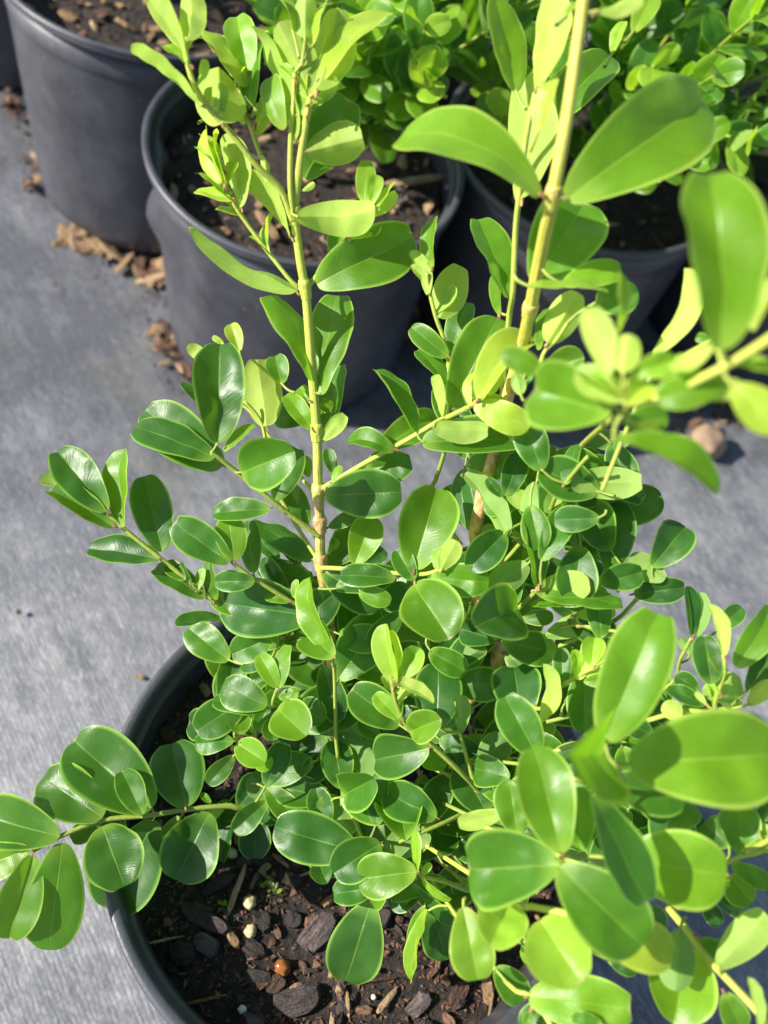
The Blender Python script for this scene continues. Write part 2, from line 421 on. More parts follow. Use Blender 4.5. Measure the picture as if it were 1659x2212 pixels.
# ------------------------------------------------------------------ potting mix with bark chips
def chip_mesh(name, seed, lx, ly, lz, mat, rough=0.25):
    "an irregular split flake: jagged outline, uneven thickness"
    rnd = random.Random(seed); n = rnd.randint(9, 13)
    top, bot = [], []
    for k in range(n):
        a = 2 * math.pi * k / n + rnd.uniform(-.2, .2)
        ca, sa = math.cos(a), math.sin(a)
        p = 0.75
        x = lx * math.copysign(abs(ca) ** p, ca) * rnd.uniform(1 - rough, 1.05)
        y = ly * math.copysign(abs(sa) ** p, sa) * rnd.uniform(1 - rough, 1.05)
        top.append(Vector((x * 0.86, y * 0.86, lz * rnd.uniform(0.5, 1.1)))); bot.append(Vector((x, y, -lz * rnd.uniform(0.3, 1.0))))
    verts = [Vector((rnd.uniform(-.2, .2) * lx, rnd.uniform(-.2, .2) * ly, lz * rnd.uniform(0.8, 1.5)))] + top + bot + [Vector((0, 0, -lz))]
    faces = []
    for k in range(n):
        j = (k + 1) % n
        faces += [(0, 1 + k, 1 + j), (1 + k, 1 + n + k, 1 + n + j, 1 + j), (1 + n + k, 2 * n + 1, 1 + n + j)]
    me = bpy.data.meshes.new(name); me.from_pydata([tuple(v * CM) for v in verts], [], faces); me.materials.append(mat); me.update()
    return me
def chip_set(name, mats, count, seed, lx, ly, lz):
    rnd = random.Random(seed)
    return [chip_mesh(name, seed * 50 + i, rnd.uniform(*lx), rnd.uniform(*ly), rnd.uniform(*lz), MAT[mats[i % len(mats)]]) for i in range(count)]
BARK = chip_set('bark_chip', ['bark', 'bark', 'redbark', 'bark', 'greybark', 'bark'], 12, 3, (0.25, 0.55), (0.14, 0.30), (0.06, 0.13))
FINE = chip_set('bark_chip', ['bark', 'redbark', 'bark', 'redbark', 'wood', 'bark'], 12, 5, (0.12, 0.32), (0.06, 0.16), (0.03, 0.07))
SLIV = chip_set('wood_splinter', ['wood', 'redbark', 'wood', 'bark'], 8, 8, (0.4, 0.95), (0.04, 0.11), (0.03, 0.05))
TAN = chip_set('bark_chip', ['wood', 'wood', 'redbark', 'wood', 'bark'], 9, 61, (0.35, 0.9), (0.2, 0.42), (0.06, 0.14))
TANF = chip_set('bark_chip', ['wood', 'redbark', 'wood', 'bark'], 9, 64, (0.15, 0.4), (0.08, 0.18), (0.04, 0.08))

def soil_height(x, y, z0, seed):
    return z0 + 0.28 * noise.noise(Vector((x * 0.32, y * 0.32, seed))) + 0.14 * noise.noise(Vector((x * 1.1, y * 1.1, seed + 4)))
def make_soil(px, py, z0, R, label, seed, rings=26, seg=64, counts=(60, 120, 16), loose=900, tilt=(0, 0), sets=None):
    verts, faces = [Vector((0, 0, soil_height(0, 0, z0, seed))) * CM], []
    for i in range(1, rings + 1):
        r = R * i / rings
        for k in range(seg):
            a = 2 * math.pi * k / seg
            x, y = r * math.cos(a), r * math.sin(a)
            z = soil_height(x, y, z0, seed) + 0.10 * noise.noise(Vector((x * 4, y * 4, seed + 8)))
            verts.append(Vector((x, y, z)) * CM)
    for k in range(seg): faces.append((0, 1 + k, 1 + (k + 1) % seg))
    for i in range(rings - 1):
        for k in range(seg):
            a = 1 + i * seg + k; b = 1 + i * seg + (k + 1) % seg
            faces.append((a, a + seg, b + seg, b))
    root = mesh_obj('potting_mix', verts, faces, MAT['soil']); root.location = (px * CM, py * CM, 0); root.rotation_euler = (tilt[0], tilt[1], 0)
    tag(root, label, 'potting mix', 'potting mix in the pots')
    rnd = random.Random(seed)
    def drop(meshes, n, name, lift):
        for i in range(n):
            me = meshes[rnd.randrange(len(meshes))]
            r = R * 0.97 * math.sqrt(rnd.random()); a = rnd.uniform(0, 2 * math.pi)
            x, y = r * math.cos(a), r * math.sin(a)
            o = bpy.data.objects.new(name, me); link(o, root)
            o.location = Vector((x, y, soil_height(x, y, z0, seed) + lift + rnd.uniform(0, 0.12))) * CM
            o.rotation_euler = (rnd.gauss(0, 0.28), rnd.gauss(0, 0.28), rnd.uniform(0, 6.28))
            s = rnd.uniform(0.75, 1.2); o.scale = (s, s, s)
    S = sets or (BARK, FINE, SLIV)
    drop(S[0], counts[0], 'bark_chip', 0.06); drop(S[1], counts[1], 'bark_chip', 0.05); drop(S[2], counts[2], 'wood_splinter', 0.10)
    # crumbs too small to pick apart: one mesh
    if loose:
        V, Fc = [], []
        for i in range(loose):
            r = R * 0.98 * math.sqrt(rnd.random()); a = rnd.uniform(0, 6.283)
            c = Vector((r * math.cos(a), r * math.sin(a), 0)); c.z = soil_height(c.x, c.y, z0, seed) + 0.04
            s = rnd.uniform(0.03, 0.09); b = len(V)
            e = [Vector((rnd.gauss(0, s), rnd.gauss(0, s), rnd.gauss(0, s * .7))) for _ in range(4)]
            V += [(c + q) * CM for q in e]; Fc += [(b, b + 1, b + 2), (b, b + 2, b + 3), (b, b + 3, b + 1), (b + 1, b + 3, b + 2)]
        o = mesh_obj('soil_crumbs', V, Fc, MAT['redbark'], root, smooth=False); o['kind'] = 'stuff'
    return root
SOIL_Z = POT_H - 2.3
make_soil(*P_FRONT, SOIL_Z, 7.55, 'dark bark potting mix in the front pot with pale pellets on it', 11, counts=(60, 190, 40), loose=5200)
make_soil(*P_MID, SOIL_Z + 0.2, 7.35, 'brown potting mix with wood slivers in the dented pot', 12, counts=(40, 120, 22), sets=(BARK[:6] + TAN, FINE[:5] + TANF, SLIV))
make_soil(*P_LEFT, 12.2, 7.8, 'sunlit tan bark mulch in the pot at the top left', 13, counts=(75, 140, 26), tilt=(-0.06, 0.02), sets=(TAN, TANF, SLIV))
make_soil(*P_THIRD, SOIL_Z + 0.2, 7.5, 'potting mix in the shaded pot right of the dented one', 14, counts=(34, 90, 16), sets=(BARK + TAN, FINE + TANF, SLIV))
for i, (p, lb) in enumerate(((P_CORNER, 'potting mix in the pot at the top left corner'), (P_BACK, 'potting mix in the pot behind the dented pot'),
                             (P_RIGHT, 'potting mix in the pot at the right edge'), (P_FAR, 'potting mix in the far pot behind the shaded one'), (P_FAR2, 'potting mix in the far top right pot'))):
    make_soil(*p, SOIL_Z, 7.4, lb, 15 + i, rings=10, seg=40, counts=(8, 12, 0), loose=0)

# chips and pellets that can be found one by one on the front pot's mix
def blob(name, r, mat, seed, flat=0.85, parent=None, sub=2, lump=0.10):
    bm = bmesh.new(); bmesh.ops.create_icosphere(bm, subdivisions=sub, radius=1.0)
    for v in bm.verts:
        k = 1 + lump * noise.noise(v.co * 1.6 + Vector((seed, 0, 0)))
        v.co = Vector((v.co.x * k, v.co.y * k * 0.95, v.co.z * k * flat)) * r * CM
    me = bpy.data.meshes.new(name); bm.to_mesh(me); bm.free()
    me.polygons.foreach_set('use_smooth', [True] * len(me.polygons)); me.materials.append(MAT[mat])
    return link(bpy.data.objects.new(name, me), parent)
def soil_pt(x, y):
    z = SOIL_Z
    for _ in range(4):
        p = on_plane(x, y, z); z = soil_height(p.x - P_FRONT[0], p.y - P_FRONT[1], SOIL_Z, 11)
    return on_plane(x, y, z)
for (x, y, r, mat, lb) in ((539, 1950, 0.25, 'pellet', 'round cream pellet beside the long wood splinter'),
                           (541, 2012, 0.23, 'pellet', 'cream pellet with a dull ring below the brightest one'),
                           (609, 2091, 0.29, 'amber', 'shiny amber brown pellet on dark bark'),
                           (501, 1845, 0.2, 'pellet', 'pale pellet half hidden under the drooping dark leaves'),
                           (519, 1783, 0.22, 'pellet', 'pale pellet at the top, just under the lower left twig'),
                           (733, 2138, 0.17, 'wood', 'small tan pellet near the drooping leaf tip'),
                           (523, 2180, 0.15, 'perlite', 'small grey pebble near the bottom of the front pot'),
                           (806, 2154, 0.10, 'perlite', 'tiny white perlite grain at the bottom')):
    p = soil_pt(x, y)
    o = blob('fertiliser_pellet', r * 0.9, mat, x, 0.85, sub=3, lump=0.28); o.location = (p + Vector((0, 0, r * 0.45 + .04))) * CM
    tag(o, lb, 'pellet', 'pellets on the front potting mix')
def big_chip(x, y, lx, ly, lz, rot, mat, lb, seed, name='bark_chip', lift=0.14, tilt=(0.08, -0.1)):
    p = soil_pt(x, y)
    o = bpy.data.objects.new(name, chip_mesh(name, seed, lx, ly, lz, MAT[mat], 0.22)); link(o)
    o.location = (p + Vector((0, 0, lift))) * CM; o.rotation_euler = (tilt[0], tilt[1], rot)
    return tag(o, lb, 'bark chip', 'large bark chips on the front potting mix')
big_chip(686, 2015, 0.78, 0.45, 0.13, 1.1, 'greybark', 'large pale grey pink bark flake left of the drooping leaf', 301)
big_chip(510, 1925, 0.94, 0.12, 0.10, 1.55, 'wood', 'long pale wood splinter beside the round cream pellet', 302, 'wood_splinter', 0.22)
big_chip(605, 1860, 0.41, 0.09, 0.07, -0.35, 'wood', 'short pale wood splinter at the top right of the long one', 303, 'wood_splinter', 0.18)
big_chip(445, 2040, 0.51, 0.35, 0.17, -0.3, 'greybark', 'grey pink bark lump in the shade near the left rim', 304)
big_chip(500, 2025, 0.47, 0.17, 0.10, -0.6, 'wood', 'brown split chip beside the grey pink lump', 305)
big_chip(440, 1985, 1.01, 0.31, 0.16, -0.15, 'bark', 'long black bark slab in the shade of the left rim', 306)
big_chip(472, 1910, 0.64, 0.23, 0.09, 0.75, 'bark', 'dark slate bark flake left of the long splinter', 307)
big_chip(640, 2160, 0.90, 0.54, 0.16, 0.5, 'bark', 'broad dark bark piece at the bottom below the amber pellet', 308)
big_chip(556, 2110, 0.59, 0.26, 0.12, 0.2, 'bark', 'dark bark chip left of the amber pellet', 309)
big_chip(395, 2060, 0.47, 0.40, 0.2, 0.4, 'bark', 'dark rounded bark chunk close to the left rim', 310)
big_chip(595, 2125, 0.37, 0.29, 0.1, 1.2, 'redbark', 'red brown bark chip under the amber pellet', 311)
big_chip(1050, 2130, 0.21, 0.61, 0.12, 0.35, 'wood', 'pale looped wood chip near the right rim', 312)
big_chip(990, 2150, 0.56, 0.27, 0.12, 1.3, 'redbark', 'reddish bark chip left of the pale looped chip', 313)
big_chip(945, 2085, 0.64, 0.10, 0.09, 1.7, 'redbark', 'narrow red brown splinter between the drooping leaves', 314, 'wood_splinter')
big_chip(905, 2170, 0.53, 0.31, 0.12, 1.0, 'greybark', 'grey bark flake at the bottom middle', 315)
big_chip(548, 1905, 0.31, 0.10, 0.06, 1.5, 'redbark', 'small red brown chip above the round cream pellet', 316)
for k, (x, y, lx, ly, rot, lb) in enumerate(((890, 398, 2.1, 0.26, 0.62, 'long pale grey wood strip lying on the mix in the dented pot'),
                                              (575, 492, 1.3, 0.24, -0.75, 'short pale wood sliver near the front rim of the dented pot'))):
    p = on_plane(x, y, SOIL_Z + 0.35)
    o = bpy.data.objects.new('wood_splinter', chip_mesh('wood_splinter', 330 + k, lx, ly, 0.09, MAT['wood'], 0.12)); link(o)
    o.location = (p + Vector((0, 0, 0.25))) * CM; o.rotation_euler = (0.05, -0.06, rot)
    tag(o, lb, 'wood chip', 'pale wood strips in the dented pot')
SPROUTS = ((575, 1892), (583, 1918), (590, 1905), (598, 1930), (570, 1908), (480, 1955))

# ------------------------------------------------------------------ litter on the ground cloth
def litter(pts, meshes, lb, group, spread, n, seed, mats=None):
    rnd = random.Random(seed)
    for i in range(n):
        x, y = pts[rnd.randrange(len(pts))]
        p = on_plane(x + rnd.gauss(0, spread), y + rnd.gauss(0, spread * 0.8), 0)
        me = meshes[rnd.randrange(len(meshes))]
        o = bpy.data.objects.new('bark_chip', me); link(o)
        o.location = (p + Vector((0, 0, rnd.uniform(-0.05, 0.22)))) * CM
        o.rotation_euler = (rnd.gauss(0, .3), rnd.gauss(0, .3), rnd.uniform(0, 6.28)); s = rnd.uniform(0.6, 1.25); o.scale = (s, s, s)
        hue = {'red_brown_bark': 'red brown', 'dark_bark': 'dark', 'pale_wood_chip': 'pale tan'}[me.materials[0].name]
        size = 'large' if max(v.co.x for v in me.vertices) * s > 0.0075 else 'small'
        tag(o, size + ' ' + hue + ' ' + lb, 'bark chip', group)
LIT = chip_set('bark_chip', ['redbark', 'redbark', 'wood', 'bark', 'redbark'], 10, 21, (0.25, 0.75), (0.16, 0.36), (0.05, 0.1))
WCH = chip_set('bark_chip', ['wood', 'wood', 'redbark'], 6, 24, (0.7, 1.7), (0.2, 0.45), (0.04, 0.08))
litter([(345, 715), (362, 745), (385, 775), (405, 800)], LIT, 'chip piled at the left foot of the dented pot', 'chips at the foot of the dented pot', 10, 64, 31)
litter([(170, 512), (230, 540), (290, 570), (335, 592)], WCH + LIT[:4], 'chip lying along the foot of the smooth top left pot', 'chips at the foot of the smooth pot', 9, 44, 32)
litter([(20, 215), (45, 260), (60, 340), (75, 390)], LIT, 'chip on the cloth left of the smooth top left pot', 'chips left of the smooth pot', 12, 26, 33)
litter([(850, 660), (900, 700), (820, 745)], WCH + LIT, 'bark scrap in the shade between the two pots', 'scraps between the pots', 22, 20, 34)
litter([(1480, 880), (1560, 880), (1620, 870), (1500, 930)], LIT, 'chip near the round stone at the right', 'chips near the round stone', 26, 26, 35)
litter([(1290, 770), (1400, 800)], LIT, 'chip in deep shade below the shaded pot', 'chips below the shaded pot', 30, 14, 36)
def crumbs(pts, spread, n, seed):
    rnd = random.Random(seed); V, Fc = [], []
    for i in range(n):
        x, y = pts[rnd.randrange(len(pts))]; k = abs(rnd.gauss(0, 1))
        p = on_plane(x + rnd.gauss(0, spread) * (1 + k), y + rnd.gauss(0, spread) * (1 + k), 0); p.z = 0.0
        s = rnd.uniform(0.03, 0.10); c = len(V)
        V += [(p + Vector((rnd.gauss(0, s), rnd.gauss(0, s), rnd.gauss(0.02, s * .5)))) * CM for _ in range(4)]
        Fc += [(c, c + 1, c + 2), (c, c + 2, c + 3), (c, c + 3, c + 1), (c + 1, c + 3, c + 2)]
    o = mesh_obj('bark_crumbs', V, Fc, MAT['redbark'], smooth=False)
    tag(o, 'fine brown bark crumbs scattered on the cloth around the pots', 'crumbs', None, 'stuff')
crumbs([(345, 715), (385, 775), (405, 800), (170, 512), (230, 545), (300, 580), (30, 230), (60, 340), (1480, 880), (1560, 900), (880, 700), (330, 640)], 16, 900, 71)
for k, (x, y) in enumerate(((40, 1320), (485, 1645), (300, 1460))):
    p = on_plane(x, y, 0); o = bpy.data.objects.new('bark_chip', LIT[k]); link(o); o.location = (p + Vector((0, 0, -0.1))) * CM; o.scale = (0.5,) * 3
    tag(o, ('tiny brown chip alone on the cloth at the left edge', 'tiny brown chip on the cloth beside the front rim', 'tiny brown fleck above the left twig')[k], 'bark chip')
st = blob('stone', 1.2, 'stone', 5.0, 0.68, sub=3, lump=0.32); st.location = (on_plane(1520, 965, 0) + Vector((0, 0, 0.62))) * CM; st.rotation_euler = (0.2, 0.1, 0.6)
tag(st, 'round tan stone lying on the cloth at the right', 'stone')

# ------------------------------------------------------------------ boxwood leaves
def leaf_profile(hw, notch, ob, nt):
    "one side of the outline from base to tip, as fractions of the length"
    pts = []
    for i in range(nt + 1):
        t = i / nt; ph = math.pi * t
        Y = (1 - math.cos(ph)) / 2
        X = max(0.0, math.sin(ph)) ** 0.87 * (1 - ob * (1 - Y) ** 2.0)
        lobe = notch * math.exp(-((t - 0.90) / 0.055) ** 2)
        Yo = Y + lobe * 0.9
        pts.append((X, (0.026 if t < 0.93 else 0.026 * (1 - t) / 0.07), Yo, Y))
    mx = max(p[0] for p in pts)
    return [(hw * p[0] / mx + p[1] * (1 - min(1, p[0] / mx)), p[2], p[3]) for p in pts]
SFR = (0.0, 0.07, 0.30, 0.55, 0.78, 0.92, 1.0)
def leaf_mesh(name, L, W, bend=0.06, fold=0.10, notch=0.03, ob=0.7, wave=0.02, twist=0.0, seed=0, nt=14, curl=0.04, tip=0.0, cup=0.0):
    "base at the origin, tip on +Y, upper face +Z; lengths in cm"
    prof = leaf_profile(0.5 * W / L, notch, ob, nt)
    cols = [-s for s in reversed(SFR[1:])] + list(SFR)
    verts, uvs, faces = [], [], []
    so = Vector((seed * 1.37, seed * 0.71, 0))
    for i, (X, Yo, Ym) in enumerate(prof):
        t = i / nt
        for s in cols:
            a = abs(s)
            x = s * X; y = Ym + (Yo - Ym) * a ** 1.4
            z = bend * 4 * y * (1 - y) + fold * abs(x) - curl * max(0, a - 0.55) ** 2 * X * 5
            z += cup * x * x * 2.0
            z -= tip * max(0, y - 0.6) ** 2 * 4
            z += wave * noise.noise(Vector((x * 4, y * 4, 0)) + so) * min(1, y * 4)
            th = twist * (y - 0.5)
            xr = x * math.cos(th) - z * math.sin(th); zr = x * math.sin(th) + z * math.cos(th)
            verts.append(Vector((xr, y, zr)) * (L * CM)); uvs.append((0.5 + 0.5 * s, y))
    n = len(cols)
    for i in range(nt):
        for j in range(n - 1):
            a = i * n + j; faces.append((a, a + 1, a + n + 1, a + n))
    me = bpy.data.meshes.new(name); me.from_pydata([tuple(v) for v in verts], [], faces)
    me.polygons.foreach_set('use_smooth', [True] * len(me.polygons))
    uvl = me.uv_layers.new(name='UVMap')
    for lp in me.loops: uvl.data[lp.index].uv = uvs[lp.vertex_index]
    me.materials.append(MAT['leaf']); me.update()
    return me

def tube(points, radii, seg=8, wood=None, ridges=0.0):
    "swept stem through points (cm); v of the uv carries how woody it is"
    verts, faces, uvs = [], [], []
    n = len(points); prev = None
    for i, p in enumerate(points):
        d = (points[min(i + 1, n - 1)] - points[max(i - 1, 0)]).normalized()
        if prev is None: s = d.orthogonal().normalized()
        else: s = (prev - d * prev.dot(d)).normalized()
        prev = s; b = d.cross(s)
        for k in range(seg):
            a = 2 * math.pi * k / seg
            r = radii[i] * (1 + ridges * (1 if k % 2 else -1))
            verts.append((p + (s * math.cos(a) + b * math.sin(a)) * r) * CM); uvs.append((k / seg, wood[i] if wood else 0.0))
    for i in range(n - 1):
        for k in range(seg):
            a = i * seg + k; b2 = i * seg + (k + 1) % seg
            faces.append((a, b2, b2 + seg, a + seg))
    c = len(verts); verts.append(points[-1] * CM); uvs.append((0, wood[-1] if wood else 0))
    for k in range(seg): faces.append((c - seg + k, c - seg + (k + 1) % seg, c))
    return verts, faces, uvs
def smooth_path(pts, vals, sub=5):
    "Catmull-Rom through points, with values carried along"
    P, V = [], []
    n = len(pts)
    for i in range(n - 1):
        p0, p1, p2, p3 = pts[max(i - 1, 0)], pts[i], pts[i + 1], pts[min(i + 2, n - 1)]
        for k in range(sub):
            t = k / sub
            P.append(0.5 * ((2 * p1) + (p2 - p0) * t + (2 * p0 - 5 * p1 + 4 * p2 - p3) * t * t + (3 * p1 - p0 - 3 * p2 + p3) * t ** 3))
            V.append(tuple(a + (b - a) * t for a, b in zip(vals[i], vals[i + 1])))
    P.append(pts[-1]); V.append(vals[-1])
    return P, V

# photo crops in which the plant was measured: x0, y0, enlargement (photo pixels 2448 x 3264)
TILE = dict(A=(0, 0, 2.0232), B=(400, 0, 2.0232), C=(1200, 0, 2.37), D=(1800, 0, 2.56), E=(0, 700, 2.0232), F=(600, 700, 2.0232),
            G=(1200, 600, 2.37), H=(1650, 500, 2.079), I=(100, 1380, 2.304), J=(600, 1400, 2.0737), K=(1200, 1400, 2.0737), L=(1748, 1400, 2.37),
            M=(0, 2200, 1.8433), N=(600, 2100, 2.0737), O=(1200, 2100, 2.0737), P=(1648, 2200, 2.0737), Q=(1000, 2850, 2.37), Z=(0, 0, 0.67769))
DS = 0.67769
def to_frame(t, x, y):
    x0, y0, s = TILE[t]; return ((x0 + x / s) * DS, (y0 + y / s) * DS)
def tile_scale(t): return DS / TILE[t][2]

# stems and twigs: name, list of (crop, x, y, depth cm), radius mm start/end, youth of colour, woodiness start/end
TWIGS = [
 ('s1', 'Z 760 1745 30.4|Z 726 1640 29|Z 718 1500 27.8|Z 712 1330 26.4|Z 694 1230 25.7|Z 691 1130 25.1|Z 687 1040 24.6|Z 684 930 24.2|Z 672 780 23.6|Z 661 640 23|Z 648 560 22.6|Z 637 460 22.2|B 1120 1100 21.7|B 1140 950 21.4|B 1165 780 21.1|B 1195 620 20.8', 2.2, 1.05, .75, .95, -.35),
 ('s2', 'Z 790 1725 30.4|Z 950 1580 28|Z 1071 1433 26.2|Z 1055 1375 25.8|Z 1033 1278 25.2|Z 1036 1190 24.8|Z 1027 1145 24.4|Z 1058 1014 24|Z 1085 900 23.4|Z 1125 760 21.8|Z 1141 690 20.6|Z 1170 540 18.8|Z 1195 420 17.6|Z 1228 230 17|Z 1262 -10 16.4|Z 1275 -90 16.2|Z 1300 -230 15.9|Z 1318 -360 15.6', 2.7, 1.1, 1.0, 1.15, -.12),
 ('s3', 'Z 1082 900 23.6|Z 1090 790 23|G 1005 950 22.2|G 1030 780 21.6|C 1050 1750 21.1|C 1075 1500 20.7|C 1130 1050 20.3|C 1200 700 19.9', 1.0, .8, .6, 0, -.3),
 ('t1b', 'B 1085 1420 22.2|B 1062 1200 21.8|B 1065 900 21.4|B 1082 700 21.1|B 1092 470 20.8', .9, .7, .8, -.1, -.4),
 ('t1l', 'B 1075 1420 22.2|B 1000 1220 21.8|B 850 1070 21.4|B 700 880 21.0|B 560 720 20.7|B 450 560 20.4|B 390 350 20.1|B 400 240 19.9', 1.0, .8, .7, .1, -.4),
 ('t1m', 'B 940 1160 21.7|B 870 1000 21.8|B 800 800 21.9|B 750 650 22|B 730 520 22', .75, .55, .8, 0, -.4),
 ('t1s', 'F 700 430 23|F 640 370 22.9|B 900 1600 22.7|B 780 1440 22.5|B 700 1320 22.3|B 640 1190 22.1|B 600 1000 22', .75, .5, .8, .15, -.4),
 ('t1r', 'F 780 420 23|F 850 340 22.8|F 950 230 22.6|F 1050 120 22.3|B 1510 1470 22.1|B 1580 1330 21.9', .9, .55, .8, .3, -.4),
 ('tl1', 'J 860 640 25.1|J 700 520 24.8|J 560 410 24.5|J 350 240 24.1|J 210 130 23.8|J 150 90 23.7', 1.0, .8, .25, .3, -.2),
 ('tl2', 'J 840 770 25.6|J 720 580 25.6|J 600 370 25.4|J 530 230 25.2|F 480 1330 25|F 360 1170 24.8', .8, .6, .5, .2, -.3),
 ('tl2b', 'J 830 350 24.8|J 720 220 25.2|F 560 1450 25.3|F 430 1270 25.2|F 330 1180 25.2', .7, .5, .6, .3, -.2),
 ('tr1', 'J 880 330 24.6|J 1000 260 24.3|J 1150 170 24|J 1330 70 23.6|G 270 1880 23.2|G 470 1760 22.9|G 560 1720 22.5|G 720 1640 21.9|G 800 1570 21.4', 1.0, .75, .55, .1, -.35),
 ('gl', 'G 520 1740 22.9|G 560 1560 23.2|G 545 1340 23.2|G 505 1130 23|G 450 980 22.8|G 400 780 22.6|G 380 640 22.4', .8, .6, .65, 0, -.4),
 ('gl2', 'G 560 1720 22.8|G 540 1900 23.4|G 480 2110 24.2|J 1640 260 24.8|K 360 400 25.2|K 560 700 25.4', .75, .8, .3, -.2, -.1),
 ('tl3', 'Z 716 1420 27|J 500 1320 26.6|J 230 1110 25.9|I 1380 1270 25.8|I 1250 1160 25.6|I 950 920 25.2|I 700 720 24.9|I 550 580 24.7', 1.0, .75, .45, .3, -.25),
 ('tj2', 'Z 712 1360 26.4|J 800 1150 25.6|J 700 1085 25.3|J 440 925 24.8|J 320 840 24.6|J 285 805 24.5', .9, .7, .4, .35, -.1),
 ('tr2', 'J 880 850 25.3|J 1000 855 24.9|J 1290 880 24.2|J 1450 890 23.9|K 330 890 23.6|K 420 860 23.3', .9, .7, .5, .05, -.2),
 ('n0', 'Z 716 1480 27.6|N 990 640 26.6|N 975 500 26|N 972 300 25.2|N 965 60 24.6|J 955 1480 24.3|J 940 1300 24', .8, .6, .35, 0, -.2),
 ('n1', 'Z 726 1600 28.5|N 780 230 26.6|N 650 290 25.6|N 560 300 25|N 590 190 24.7', .8, .6, .3, .35, -.1),
 ('n2', 'Z 726 1650 29|N 600 640 27.4|N 420 580 26.4|N 320 530 25.8|N 305 490 25.6', .7, .55, .3, .3, -.1),
 ('m1', 'Z 735 1700 29.8|N 560 950 28.4|M 1420 690 27.6|M 1330 680 27.4|M 1100 700 27|M 880 735 26.6|M 600 765 26.2|M 350 860 25.8|M 190 945 25.5', 1.2, .85, .25, .45, -.1),
 ('n3', 'Z 745 1735 30|N 1010 930 27.5|N 1060 990 27|N 1110 1080 26.4|N 1150 1180 25.8|N 1230 1200 25.2|N 1290 1240 24.9', .95, .7, .45, .55, .0),
 ('o1', 'Z 790 1725 30|O 720 970 26|O 660 860 25.2|O 560 750 24.5|O 330 540 23.8|O 220 470 23.5|O 130 290 23|O 100 140 22.7', 1.1, .75, .4, .6, -.25),
 ('o2', 'O 660 870 25.2|O 610 700 24.9|O 570 560 24.7|O 545 480 24.6', .8, .6, .4, .25, .1),
 ('o3', 'O 720 970 26|O 600 1010 25.6|O 430 1090 25|O 220 1180 24.6|N 1400 1210 24.9', .8, .7, .3, .35, .1),
 ('o4', 'O 730 950 26|O 860 850 24.5|O 960 760 22.6|O 1040 660 21.5', .9, .7, .4, .3, -.1),
 ('n5', 'Z 830 1760 29.4|O 600 1500 25.2|O 440 1470 24.6|O 310 1440 24.2|N 1530 1430 24', .85, .7, .6, .1, -.2),
 ('fa', 'Z 900 1700 28|Z 1010 1760 24.5|P 900 1350 21|P 560 1140 18.8|P 310 1090 17.8', .7, .7, .2, .2, -.1),
 ('fb', 'Z 960 1640 27.5|Z 1120 1650 23.5|P 640 650 17.8|P 640 480 16.6', .65, .8, .15, .1, .1),
 ('fy', 'Z 880 1800 28|P -60 1370 20|P 100 1430 18.8|P 330 1480 18|P 530 1600 17.7', .8, .9, 1.0, 0, -.4),
 ('p1', 'Z 880 1720 28|P 900 1340 21.2|P 1000 1440 20.4|P 1150 1620 19.6|P 1250 1760 19|P 1400 1920 18.4|P 1560 2090 17.9|P 1720 2280 17.4', 1.1, .95, .7, .45, -.3),
 ('p2', 'Z 900 1640 27|P 1000 1300 22.5|P 1250 1190 21|P 1440 1120 20|P 1560 1050 19.6|P 1720 960 19.2', .9, .7, .7, .35, 0),
 ('p3', 'Z 860 1800 28.6|Q 1370 560 21|Q 1620 760 19.8|Q 1720 870 19.2|P 250 2260 18.8', .7, .65, .6, 0, -.2),
 ('hc', 'Z 1050 1300 25.8|Z 1150 1090 24.6|Z 1240 980 22.8|Z 1305 920 18.5|H 720 1680 14.8|H 700 1600 14.4', 0.9, .8, .55, .5, .1),
 ('hr', 'H 720 1650 14.6|H 950 1590 14.1|H 1180 1490 13.6|H 1480 1330 13|H 1780 1130 12.4|H 2000 960 12.0', .9, .9, .9, .1, -.3),
 ('ht', 'Z 1300 1060 19|H 880 1460 19.2|H 1080 1330 19|H 1290 1210 18.8|H 1450 1120 18.6', .6, .5, .6, -.1, -.3),
 ('hs', 'Z 1120 770 20.2|H 125 1400 20.5|H 180 1290 20.4|H 255 1215 20.3|H 330 1100 20.2', .7, .5, .7, -.1, -.4),
 ('k1', 'Z 1062 1400 26|K 800 1300 25|K 930 1130 23.4|K 1040 1020 22.5|K 1090 960 22.2', .85, .65, .4, .3, -.1),
 ('k2', 'K 690 350 24.1|K 790 310 23.6|K 860 370 23.2', .7, .6, .4, .5, .1),
 ('k3', 'K 740 860 25|K 850 800 24.6|K 960 680 24|K 1130 490 23|L 60 430 22.3|L 180 270 21.6|L 300 130 21', .8, .65, .35, .45, -.1),
 ('k4', 'K 1000 1420 25.4|K 1120 1290 24.6|K 1300 1230 24|L 250 1410 23.6|L 560 1460 23', .7, .6, .4, .2, -.1),
 ('k5', 'Z 1071 1440 26.2|O 1060 330 23.6|K 1210 1640 22.8|K 1330 1570 22.3|K 1400 1530 22.1|K 1560 1470 21.8', .8, .6, .55, .2, -.2),
 ('l1', 'Z 1150 1420 25|L 450 1400 24|L 640 1240 23.4|L 760 1090 23|L 860 1060 22.8', .8, .6, .35, .3, 0),
 ('l2', 'Z 1180 1560 24|L 850 1900 23.4|L 1000 1650 22.6|L 1080 1500 22.2', .7, .55, .35, .3, 0),
 ('l3', 'Z 1150 1640 23|L 900 2080 21.8|L 1220 2060 20.8|L 1270 1950 20.4|L 1340 1740 20', .85, .65, .6, .3, -.2),
]
